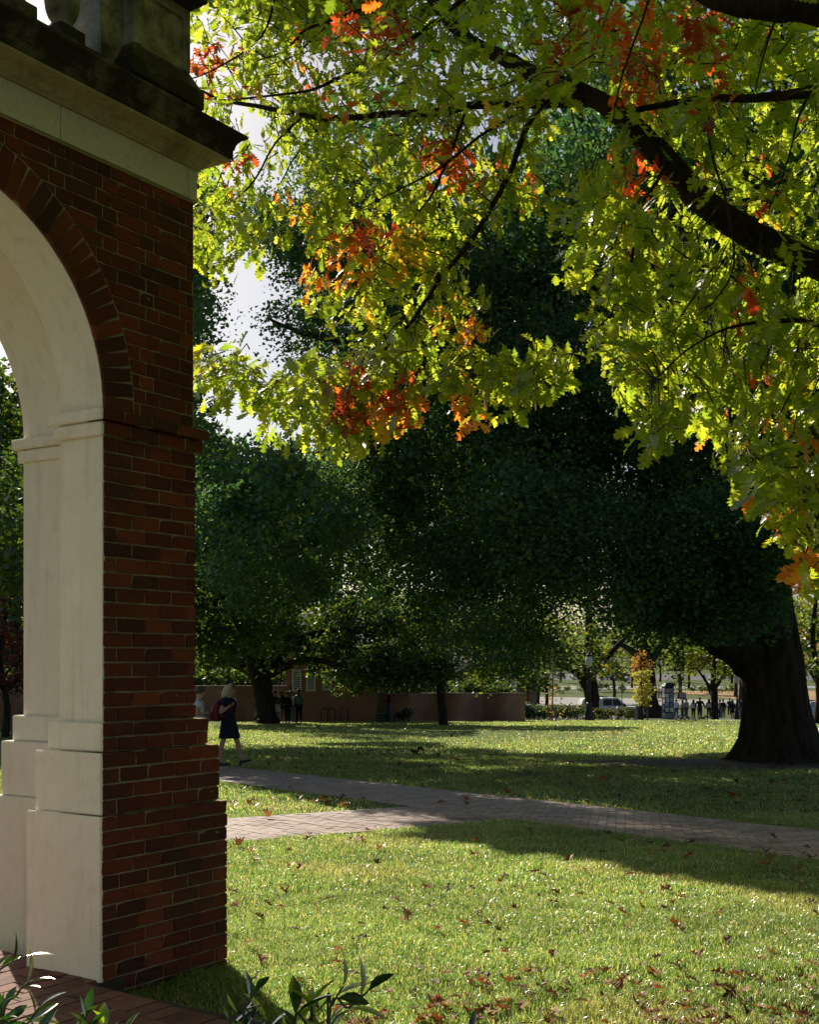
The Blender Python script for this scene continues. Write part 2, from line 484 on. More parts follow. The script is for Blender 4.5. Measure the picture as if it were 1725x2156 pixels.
# bricks: one shared block, scaled per brick
def unit_brick():
    bm = bmesh.new()
    bmesh.ops.create_cube(bm, size=1.0)
    bmesh.ops.bevel(bm, geom=[e for e in bm.edges if (e.verts[0].co.y < 0 or e.verts[1].co.y < 0)], offset=.035, segments=1, affect='EDGES')
    me = bpy.data.meshes.new('brick'); bm.to_mesh(me); bm.free()
    return me
UBS = []
for _k in range(7):
    _m = unit_brick() if _k < 0 else None
    bm = bmesh.new(); bmesh.ops.create_cube(bm, size=1.0)
    bmesh.ops.subdivide_edges(bm, edges=[e for e in bm.edges if e.verts[0].co.y < 0 and e.verts[1].co.y < 0], cuts=2, use_grid_fill=True)
    bmesh.ops.bevel(bm, geom=[e for e in bm.edges if e.verts[0].co.y < -.4 and e.verts[1].co.y < -.4 and all(abs(abs(v.co.x) - .5) < 1e-4 for v in e.verts) or (e.verts[0].co.y < -.4 and e.verts[1].co.y < -.4 and all(abs(abs(v.co.z) - .5) < 1e-4 for v in e.verts))], offset=.03, segments=1, affect='EDGES')
    for v in bm.verts:
        if v.co.y < 0:
            v.co.x += random.gauss(0, .006); v.co.z += random.gauss(0, .016); v.co.y += random.gauss(0, .014)
    if _k in (1, 4):
        cs = [v for v in bm.verts if v.co.y < -.3 and v.co.x * (1, 0, 0, 0, -1)[_k] > .42 and v.co.z > .3]
        for v in cs: v.co.x *= .93; v.co.z *= .88; v.co.y += .05
    _m = bpy.data.meshes.new('brick'); bm.to_mesh(_m); bm.free(); _m.materials.append(M_BRICK); UBS.append(_m)
ES = (-.004, .003)
def brick(t0, t1, z0, z1, vfront, depth=.1, parent=arc, name='brick', jm=.0088):
    o = bpy.data.objects.new(name, random.choice(UBS)); COL.objects.link(o); o.parent = parent
    w, h = t1 - t0 - jm, z1 - z0 - jm
    o.scale = (w, depth, h)
    o.location = ((t0 + t1) / 2 + random.uniform(-.0015, .0015), vfront + depth / 2 + random.uniform(-.004, .003), (z0 + z1) / 2 + random.uniform(-.001, .001))
    o.rotation_euler = (random.uniform(-.012, .012), random.uniform(-.011, .011), random.uniform(-.014, .014))
    return o
def course(t0, t1, z0, z1, vf, first, bl=.203, hdr=None):
    """one course from t0 to t1; first = length of its first brick"""
    x = t0; w = first; i = 0
    while x < t1 - 1e-4:
        e = min(x + w, t1)
        if t1 - e < .055: e = t1
        brick(x, e, z0, z1, vf)
        x = e; i += 1
        w = bl if hdr is None else (bl if i % 2 == hdr else bl * .5)
# plinth and shaft of the pier
for (z0, z1, p), n in zip(PR, (13, 4, 2)):
    h = (z1 - z0) / n
    for k in range(n):
        course(-p, W1 + p, z0 + k * h, z0 + (k + 1) * h, -p, (.10, .215)[k % 2] + random.choice((0, 0, .02)))
z0, z1 = 1.228, 2.708; n = 19; h = (z1 - z0) / n
for k in range(n):
    course(.0, W1, z0 + k * h, z0 + (k + 1) * h, 0, (.095, .205)[k % 2])
course(-.025, W1 + .029, 2.708, 2.782, -.029, .2)
course(-.05, W1 + .0535, 2.782, 2.845, -.0535, .15, .2)
# courses above the springing, cut along the back of the arch ring
RO = 1.188
W2 = .670
n = 17; h = (ZM - ZS) / n
for k in range(n):
    a, b = ZS + k * h, ZS + (k + 1) * h
    zz = b - ZS
    ts = TC + math.sqrt(max(0, (RO + .006) ** 2 - (min(b, ZS + RO) - ZS) ** 2)) if b - ZS < RO else TC
    ts2 = TC + math.sqrt(max(0, (RO + .006) ** 2 - (a - ZS) ** 2)) if a - ZS < RO else TC
    if b - ZS < RO:
        t_ = ts - .004
        # flemish rhythm counted from the right hand corner
        edges = [W2]; w = (.1, .055)[k % 2]; i = 0
        while edges[-1] > t_ + 1e-4 and edges[-1] > -1.35:
            e = edges[-1] - w
            if e - t_ < .05: e = t_
            edges.append(e); i += 1
            w = .205 if i % 2 == 1 else .103
        for r_, l_ in zip(edges[:-1], edges[1:]): brick(l_, r_, a, b, 0)
    else:
        edges = [W2]; w = (.1, .055)[k % 2]; i = 0
        while edges[-1] > -1.3:
            edges.append(edges[-1] - w); i += 1
            w = .205 if i % 2 == 1 else .103
        for r_, l_ in zip(edges[:-1], edges[1:]): brick(l_, r_, a, b, 0)
# the ring of bricks on end round the arch
mb = MB(); an = [R(a) for a in np.linspace(-1, 112, 60)]
for a, b in zip(an[:-1], an[1:]):
    q_ = [(TC + rr_ * math.cos(c_), v_, ZS + rr_ * math.sin(c_)) for v_ in (-.0065, .03) for rr_, c_ in ((RA + .004, a), (RO + .007, a), (RO + .007, b), (RA + .004, b))]
    mb.add(q_, [(0, 1, 2, 3), (1, 5, 6, 2), (0, 3, 7, 4)])
mb.build('ring_mortar', M_MORTAR, arc)
st = 4.07
k = 0
while k * st < 110:
    a = R(k * st + st / 2)
    rm = (RA + RO) / 2
    o = bpy.data.objects.new('arch_brick', random.choice(UBS)); COL.objects.link(o); o.parent = arc
    o.scale = (RO - RA - .004, .1, rm * R(st) - .0085)
    o.location = (TC + rm * math.cos(a), .037 + random.uniform(-.003, .002), ZS + rm * math.sin(a))
    o.rotation_euler = (0, -a, 0)
    k += 1
# far corner returns (seen only from the side): joined bricks
mb = MB()
for k in range(36):
    zc = ZB + k * .0785
    p = next((p for z0, z1, p in PR if z0 <= zc + .03 < z1), 0)
    x = .11 - p + .1 * (k % 2)
    while x < D2:
        e = min(x + .2, D2 + p)
        mb.box(W1 + p - .06, W1 + p - .004, x + .005, e - .005, zc + .004, zc + .0745)
        x += .203
ob = mb.build('return_bricks', M_BRICK, arc); ob['kind'] = 'stuff'
MB().box(W1 - .06, W1 - .016, .09, D2, ZB - .2, ZM).build('return_mortar', M_MORTAR, arc)

# frieze slabs
cuts = [-4.2, -2.9, -1.62, -.295, .612, W2 + .016]
for a, b in zip(cuts[:-1], cuts[1:]):
    MB().box(a + .0025, b - .0025, -.016 + random.uniform(-.001, .001), .2, ZM, 4.294).build('frieze_slab', M_MARBLE, arc, bevel=.002)
MB().box(W2 - .1, W2 + .0165, .202, D2 + .016, ZM, 4.294).build('frieze_slab', M_MARBLE, arc)
MB().box(-4.2, W2 - .02, .21, D2, ZM, 4.5).build('frieze_core', M_MORTAR, arc)
# mortar lip under the frieze
MB().box(-4.2, W2 + .006, -.007, .1, ZM - .014, ZM - .001).build('mortar_lip', simple('ochre_lip', (.36, .26, .12), .95), arc)

def sweep(name, prof, mat, te, parent=arc, t0=-4.2, v0=0.0, vback=D2, mats=None):
    """profile of (projection, height) run along the front and returned round the right corner"""
    mb = MB(); n = len(prof)
    vs = []
    for p, z in prof:
        vs += [(t0, v0 - p, z), (te + p, v0 - p, z), (te + p, vback + p, z)]
    fs, ms = [], []
    for i in range(n - 1):
        for j in range(2):
            fs.append((i * 3 + j, i * 3 + j + 1, i * 3 + 3 + j + 1, i * 3 + 3 + j))
    mb.add(vs, fs)
    return mb.build(name, mat, parent)
sweep('bed_moulding', [(0, 4.294), (.030, 4.294), (.030, 4.306), (.040, 4.312), (.050, 4.322), (.056, 4.334), (.068, 4.340), (.070, 4.352), (.148, 4.366), (.148, 4.378), (.0, 4.379)], M_SOFFIT, W2)
sweep('cornice', [(.0, 4.377), (.150, 4.3775), (.156, 4.380), (.157, 4.428), (.163, 4.430), (.164, 4.438), (.168, 4.455), (.178, 4.472), (.194, 4.488), (.208, 4.494), (.216, 4.499), (.218, 4.512), (.212, 4.518), (.05, 4.535), (-.3, 4.54)], M_STONE2, W2)
# blocking course and pedestal on the corner
mb = MB()
mb.box(-4.2, W2 + .02, .0, D2 - .05, 4.52, 4.64)
mb.build('blocking_course', M_STONE2, arc, bevel=.006)
ped = empty('pedestal', (0, 0, 0)); ped.parent = arc
def block(name, t0, t1, v0, v1, z0, z1, mat, parent, bev=.006):
    me = MB().box(t0, t1, v0, v1, z0, z1).mesh(name, bevel=bev)
    return link(name, me, parent, mat)
PT0, PT1 = .22, W2 - .018
block('pedestal_base', PT0 - .06, PT1 + .062, -.045, .52, 4.64, 4.742, M_STONE2, ped)
def frustum(name, a, b, z0, z1, mat, parent):
    (t0, t1, v0, v1), (s0, s1, w0, w1) = a, b
    mb = MB().rings([[(t0, v0, z0), (t1, v0, z0), (t1, v1, z0), (t0, v1, z0)], [(s0, s1 and w0, z1), (s1, w0, z1), (s1, w1, z1), (s0, w1, z1)]])
    return mb.build(name, mat, parent)
frustum('pedestal_moulding', (PT0 - .05, PT1 + .05, -.035, .51), (PT0, PT1 + .002, .012, .46), 4.742, 4.835, M_STONE2, ped)
block('pedestal_die', PT0, PT1, .016, .45, 4.83, 5.19, M_STONE, ped)
# raised border of the die so that its panel lies sunk
for a in ((PT0, PT0 + .055, 4.835, 5.185), (PT1 - .055, PT1, 4.835, 5.185)):
    block('panel_border', a[0], a[1], .004, .03, a[2], a[3], M_STONE, ped, .004)
block('panel_border', PT0 + .055, PT1 - .055, .005, .03, 5.12, 5.185, M_STONE, ped, .004)
sweep('pedestal_cap', [(-.02, 5.185), (.012, 5.19), (.02, 5.205), (.05, 5.22), (.055, 5.235), (.072, 5.24), (.074, 5.30), (.0, 5.32), (-.2, 5.32)], M_STONE2, PT1, ped, t0=PT0 - .04, v0=.016, vback=.45)
block('half_pedestal', .06, PT0 - .004, .10, .36, 4.64, 5.24, M_STONE3, ped)  # pale tone combines lighter staining with skylight painted on the left side
block('half_pedestal_face', .075, PT0 - .006, .09, .102, 4.64, 5.24, M_STONE, ped, .002)
# rail, balusters and their blocks
block('balustrade_plinth', -4.2, .055, .045, .30, 4.64, 4.70, M_STONE2, arc)
bal_prof = [(.062, 0), (.066, .012), (.062, .022), (.050, .028), (.052, .040), (.070, .065), (.084, .10), (.090, .14), (.086, .19), (.064, .28), (.045, .39), (.042, .43), (.052, .45), (.052, .47)]
def baluster(t):
    b = empty('baluster', (t, .17, 4.70)); b.parent = arc
    MB().box(-.085, .085, -.085, .085, .0, .085).build('baluster_block', M_STONE2, b, bevel=.006)
    MB().lathe([(r, z + .085) for r, z in bal_prof], 20).build('baluster_bulb', M_STONE, b, smooth=True)
    MB().box(-.07, .07, -.07, .07, .56, .62).build('baluster_cap', M_STONE, b, bevel=.004)
for k in range(6): baluster(-.125 - .31 * k)
block('handrail', -4.2, .10, .03, .32, 5.32, 5.44, M_STONE2, arc)

# ------------------------------------------------------------------ terrace of brick paving in front of and under the arcade
ter = empty('terrace', (CX0, CY0, 0), R(90) - TH); setp(ter, kind='structure')
TEDGE = .02
MB().box(-4.5, TEDGE, -.13, 3.2, -.4, ZB - .012).box(-4.5, -.2, -6.0, -.131, -.4, ZB - .012).build('terrace_bed', simple('sandy_joint', (.055, .04, .028), .95, var=.3, scale=20), ter)
M_PAVE = brickmat('paving_brick', [(0, (.15, .06, .042)), (.4, (.21, .09, .065)), (.75, (.27, .125, .09)), (1, (.19, .09, .07))], .8)
UP = None
bmp = bmesh.new(); bmesh.ops.create_cube(bmp, size=1.0)
bmesh.ops.bevel(bmp, geom=[e for e in bmp.edges if max(v.co.z for v in e.verts) > 0], offset=.03, segments=1, affect='EDGES')
UP = bpy.data.meshes.new('paving_brick'); bmp.to_mesh(UP); bmp.free(); UP.materials.append(M_PAVE)
def pave(x0, x1, y0, y1, parent, name='paving_brick', zt=ZB, jit=.003, j=.007):
    o = bpy.data.objects.new(name, UP); COL.objects.link(o); o.parent = parent
    o.scale = (x1 - x0 - j, y1 - y0 - j, .06)
    o.location = ((x0 + x1) / 2, (y0 + y1) / 2, zt - .03 + random.uniform(-jit, jit))
    o.rotation_euler = (random.uniform(-.012, .012), random.uniform(-.012, .012), random.uniform(-.012, .012))
    return o
cnt = 0
rows = np.arange(-2.3, 2.2, .105)
for i, y in enumerate(rows):
    te = TEDGE if y > -.14 else -.2 - .09 * max(0, -.2 - y)
    pave(te - .205, te, y, y + .105, ter)
    first = True
    right = te - .205
    while right > (-1.25 if y < 1 else -1.6):
        left = right - (.1025 if (first and i % 2 == 0) else .205)
        first = False
        pave(left, right, y, y + .105, ter); right = left

# ------------------------------------------------------------------ the two paved paths
DV = np.array([.575, -.818]); BV = np.array([.818, .575])
def PW(q, n):
    p = q * DV + n * BV
    return float(p[0]), float(p[1])
MAIN = (9.5, 11.56); BRN = (-13.48, -11.32)
M_BED = simple('path_bed', (.05, .042, .036), .95, var=.3, scale=20)
sheet('main_path', [PW(-60, MAIN[0]), PW(20, MAIN[0]), PW(20, MAIN[1]), PW(-60, MAIN[1])], M_BED, .006, .05, step=1.5)
sheet('side_path', [PW(BRN[0], -14), PW(BRN[1], -14), PW(BRN[1], MAIN[0] - .002), PW(BRN[0], MAIN[0] - .002)], M_BED, .006, .05, step=1.5)
mainp = bpy.data.objects['main_path']; sidep = bpy.data.objects['side_path']
M_PAVER = brickmat('path_paver', [(0, (.34, .25, .22)), (.35, (.43, .325, .285)), (.7, (.50, .39, .345)), (1, (.38, .31, .29))], .62)
def paver_poly(cx, cy, w, h, rot):
    c, s = math.cos(rot), math.sin(rot)
    return [(cx + x * c - y * s, cy + x * s + y * c) for x, y in ((-w / 2, -h / 2), (w / 2, -h / 2), (w / 2, h / 2), (-w / 2, h / 2))]
def clip(poly, lo, hi, ax):
    for sgn, lim in ((1, lo), (-1, -hi)):
        out = []
        for i in range(len(poly)):
            a, b = poly[i - 1], poly[i]
            da, db = sgn * a[ax] - lim, sgn * b[ax] - lim
            if da >= 0: 
                out.append(a)
            if (da >= 0) != (db >= 0):
                t = da / (da - db); out.append((a[0] + t * (b[0] - a[0]), a[1] + t * (b[1] - a[1])))
        poly = out
        if not poly: break
    return poly
pavers = []
# herringbone laid at 45 degrees on the main path, in (q, n) units
PL, PWD = .21, .105
def herring(q0, q1, n0, n1):
    out = []
    w = PWD; l = PL
    ca = math.cos(R(45)); sa = math.sin(R(45))
    qc = (q0 + q1) / 2; nc = (n0 + n1) / 2
    ext = int(((q1 - q0) + (n1 - n0)) / w) + 4
    half = ext // 2
    for j in range(-half, half):
        for i in range(-half // 2 - 2, half // 2 + 3):
            for kind in (0, 1):
                if kind == 0: x, y, ww, hh = j * w + i * 4 * w + w, j * w + w / 2, l, w
                else: x, y, ww, hh = j * w + i * 4 * w + 2.5 * w, j * w, w, l
                X = x * ca - y * sa; Y = x * sa + y * ca
                if abs(X) > (q1 - q0) / 2 + .2 or abs(Y) > (n1 - n0) / 2 + .2: continue
                pl = paver_poly(qc + X, nc + Y, ww - .007, hh - .007, R(45))
                pl = clip(pl, q0, q1, 0)
                if pl: pl = clip(pl, n0 + .006, n1 - .006, 1)
                if pl and len(pl) >= 3: out.append(pl)
    return out
for seg in range(6):
    pavers += [('m', p) for p in herring(-28 + seg * 5, -23 + seg * 5, *MAIN)]
row = 0
n_ = 2.0
while n_ < MAIN[0] - .01:
    q = BRN[0] + (.0 if row % 2 else -.105)
    while q < BRN[1] - .01:
        a, b = max(q, BRN[0]), min(q + PL, BRN[1])
        if b - a > .02:
            e = min(n_ + PWD, MAIN[0])
            pavers.append(('s', [(a + .0035, n_ + .0035), (b - .0035, n_ + .0035), (b - .0035, e - .0035), (a + .0035, e - .0035)]))
        q += PL
    n_ += PWD; row += 1
def area(p): return .5 * abs(sum(p[i - 1][0] * p[i][1] - p[i][0] * p[i - 1][1] for i in range(len(p))))
rec = []
for kind, p in pavers:
    if area(p) < 1e-4: continue
    w = [PW(*c) for c in p]
    cx = sum(c[0] for c in w) / len(w); cy = sum(c[1] for c in w) / len(w)
    px = CXP + cx / cy * FPX
    vis = 470 < px < 1740 and cy > 5
    rec.append((cy if vis else 1e3 + cy, kind, w))
rec.sort(key=lambda r_: r_[0])
rest = {'m': MB(), 's': MB()}
num = {'m': 0, 's': 0}
for cy, kind, w in rec:
    mb = MB() if (num[kind] < 290 and cy < 900) else rest[kind]
    dz = random.uniform(.012, .018)
    tx, ty = random.uniform(-.01, .01), random.uniform(-.01, .01)
    mx = sum(c[0] for c in w) / len(w); my = sum(c[1] for c in w) / len(w)
    k = len(w)
    if area(w) < 1e-4: continue
    top = [(x, y, gzf(y) + dz + tx * (x - mx) + ty * (y - my)) for x, y in w]
    bot = [(x, y, gzf(y) - .01) for x, y in w]
    sgn = sum(w[i - 1][0] * w[i][1] - w[i][0] * w[i - 1][1] for i in range(k))
    if sgn < 0: top.reverse(); bot.reverse()
    mb.add(top + bot, [tuple(range(k))] + [(i, k + i, k + (i + 1) % k, (i + 1) % k)[::-1] if False else ((i + 1) % k, i, k + i, k + (i + 1) % k) for i in range(k)])
    if mb is not rest[kind]:
        mb.build('paver', M_PAVER, mainp if kind == 'm' else sidep); num[kind] += 1
M_PAVER2, n, l, b = newmat('path_pavers_joined')
geo = n.new('ShaderNodeNewGeometry')
r_ = ramp(n, l, geo.outputs['Random Per Island'], [(0, (.34, .25, .22)), (.35, (.43, .325, .285)), (.7, (.50, .39, .345)), (1, (.38, .31, .29))])
tt = nz(n, l, 26, 6, .65, vec=geo.outputs['Position'])
l.new(mix(n, l, ramp(n, l, tt.outputs[0], [(.35, (0, 0, 0)), (.75, (.45, .45, .45))]).outputs[0], r_.outputs[0], (.11, .07, .055)), b.inputs['Base Color'])
b.inputs['Roughness'].default_value = .62; bump(n, l, b, tt.outputs[0], .4, .006)
for k, par in (('m', mainp), ('s', sidep)):
    o = rest[k].build('pavers', M_PAVER2, par); o['kind'] = 'stuff'

# ------------------------------------------------------------------ foliage helpers
TANE = math.tan(R(SUN_EL))
SH = np.array([-SUNV.x / SUNV.z, -SUNV.y / SUNV.z])      # ground shift of a shadow per metre of height
def inpoly(px, py, poly):
    poly = np.asarray(poly, float); c = np.zeros(len(px), bool)
    x1, y1 = poly[-1]
    for x2, y2 in poly:
        cond = ((y1 > py) != (y2 > py)) & (px < (x2 - x1) * (py - y1) / (y2 - y1 + 1e-12) + x1)
        c ^= cond; x1, y1 = x2, y2
    return c
def shadow_xy(P):
    z = gz(P[:, 1])
    for _ in range(3):
        h = P[:, 2] - z
        X = P[:, 0] + SH[0] * h; Y = P[:, 1] + SH[1] * h
        z = gz(Y)
    return X, Y
def to_px(X, Y, Z):
    Yc = np.maximum(Y, .5)
    return CXP + X / Yc * FPX, HYP - (Z - EYE) / Yc * FPX
# stretches of ground that stand in the sun, given as ground outlines (x, y in metres)
def gpoly(pts):
    out = []
    for px, py in pts:
        Ys = np.linspace(3, 120, 6000); p = HYP + FPX * (EYE - gz(Ys)) / Ys
        Y = Ys[np.argmin(np.abs(p - py))]
        out.append(((px - CXP) / FPX * Y, Y))
    return out
SUNNY = [gpoly(p) for p in (
    [(440, 1772), (820, 1764), (1000, 1788), (1200, 1818), (1400, 1852), (1560, 1884), (1725, 1902), (1725, 2160), (300, 2160)],
    [(440, 1662), (560, 1688), (640, 1692), (740, 1700), (720, 1722), (800, 1738), (860, 1752), (440, 1778)],
    [(1000, 1532), (1100, 1525), (1580, 1525), (1560, 1584), (1420, 1588), (1250, 1582), (1150, 1568), (1010, 1552)],
    [(1400, 1490), (1560, 1490), (1560, 1515), (1400, 1515)])] + [[(12.5, 106), (27, 106), (27, 119), (12.5, 119)]]
def lit_keep(P, p_keep=.0):
    """drops what would throw its shade on the sunny stretches"""
    X, Y = shadow_xy(P)
    w = np.array([np.sin(X * 3.1 + Y * 1.7), np.cos(X * 2.3 - Y * 2.9)]) * .18
    bad = np.zeros(len(P), bool)
    for poly in SUNNY: bad |= inpoly(X + w[0], Y + w[1], poly)
    return ~bad | (rng.random(len(P)) < p_keep)

def rand_frames(n, up=.5):
    """random leaf frames: axis a (length), b (width), c (normal); up>0 leans the normals to the sky"""
    c = rng.normal(size=(n, 3)); c /= np.linalg.norm(c, axis=1)[:, None]
    c[:, 2] = np.abs(c[:, 2]) + up; c /= np.linalg.norm(c, axis=1)[:, None]
    t = rng.normal(size=(n, 3)); a = np.cross(c, t); a /= np.linalg.norm(a, axis=1)[:, None] + 1e-9
    b = np.cross(c, a)
    return a, b, c
def kites(P, size, cols, up=.4, wid=.9):
    """fan shaped small leaves: two triangles bent along the middle"""
    n = len(P); a, b, c = rand_frames(n, up)
    s = (size * rng.uniform(.7, 1.25, n))[:, None]
    V = np.empty((n, 4, 3)); 
    V[:, 0] = P - a * s * .5
    V[:, 1] = P + a * s * .22 + b * s * wid * .5 + c * s * .10
    V[:, 2] = P + a * s * .42
    V[:, 3] = P + a * s * .22 - b * s * wid * .5 + c * s * .10
    F = np.arange(n * 4).reshape(n, 4)
    F = np.concatenate([F[:, [0, 1, 2]], F[:, [0, 2, 3]]])
    return V.reshape(-1, 3), F, np.repeat(cols, 4, 0)
def palette(n, cs, wts=None, var=.22):
    cs = np.array(cs, float)
    i = rng.choice(len(cs), n, p=None if wts is None else np.array(wts) / sum(wts))
    c = cs[i] * rng.uniform(1 - var, 1 + var, (n, 1)) * rng.uniform(.93, 1.07, (n, 3))
    return np.clip(c, 0, 1)
def blob_points(blobs, dens):
    """blobs: (x,y,z,r[,rz]); leaves fill each blob, thicker in its outer half"""
    out = []
    for bb in blobs:
        x, y, z, r = bb[:4]; rz = bb[4] if len(bb) > 4 else r * .75
        n = int(dens * r * r * (bb[5] if len(bb) > 5 else 1))
        d = rng.normal(size=(n, 3)); d /= np.linalg.norm(d, axis=1)[:, None]
        rad = rng.random(n) ** .45
        # lumpy surface
        ph = rng.uniform(0, 6.28, 3)
        lump = 1 + .28 * np.sin(4 * d[:, 0] + ph[0]) * np.sin(4 * d[:, 1] + ph[1]) + .18 * np.sin(7 * d[:, 2] + ph[2])
        out.append(np.stack([x + d[:, 0] * r * rad * lump, y + d[:, 1] * r * rad * lump, z + d[:, 2] * rz * rad * lump], -1))
    return np.concatenate(out)
M_LEAF_GINKGO = leafmat('ginkgo_leaf', .45, .018, .5, (1.0, 1.0, .5), 1.6)
M_LEAF_FAR = leafmat('far_leaf', .5, .02, .5, (1.0, 1.0, .45), 1.5, dgain=.8)
def crown(name, P, size, cols, mat, parent, up=.4, wid=.9, sunny=True, stuff=False):
    if sunny: 
        k = lit_keep(P); P = P[k]; cols = cols[k]
    V, F, C = kites(P, size, cols, up, wid)
    if parent is not None: V = V - np.array(parent.location)
    o = link(name, me_np(name, V, F, False, C), parent, mat)
    if stuff: o['kind'] = 'stuff'
    return o
def limb(mb, pts, n=8, wob=0.0, sub=4):
    """pts: (Vector, radius); smoothed to a curved tapered limb"""
    P = [np.array(p[0]) for p in pts]; Rr = [p[1] for p in pts]
    out, rr = [], []
    for i in range(len(P) - 1):
        p0 = P[max(i - 1, 0)]; p1 = P[i]; p2 = P[i + 1]; p3 = P[min(i + 2, len(P) - 1)]
        for k in range(sub):
            t = k / sub
            q = .5 * (2 * p1 + (p2 - p0) * t + (2 * p0 - 5 * p1 + 4 * p2 - p3) * t * t + (3 * p1 - p0 - 3 * p2 + p3) * t ** 3)
            if wob and (i or k): q = q + rng.normal(size=3) * wob * Rr[i]
            out.append(q); rr.append(Rr[i] * (1 - t) + Rr[i + 1] * t)
    out.append(P[-1]); rr.append(Rr[-1])
    mb.tube(out, rr, n)
    return out

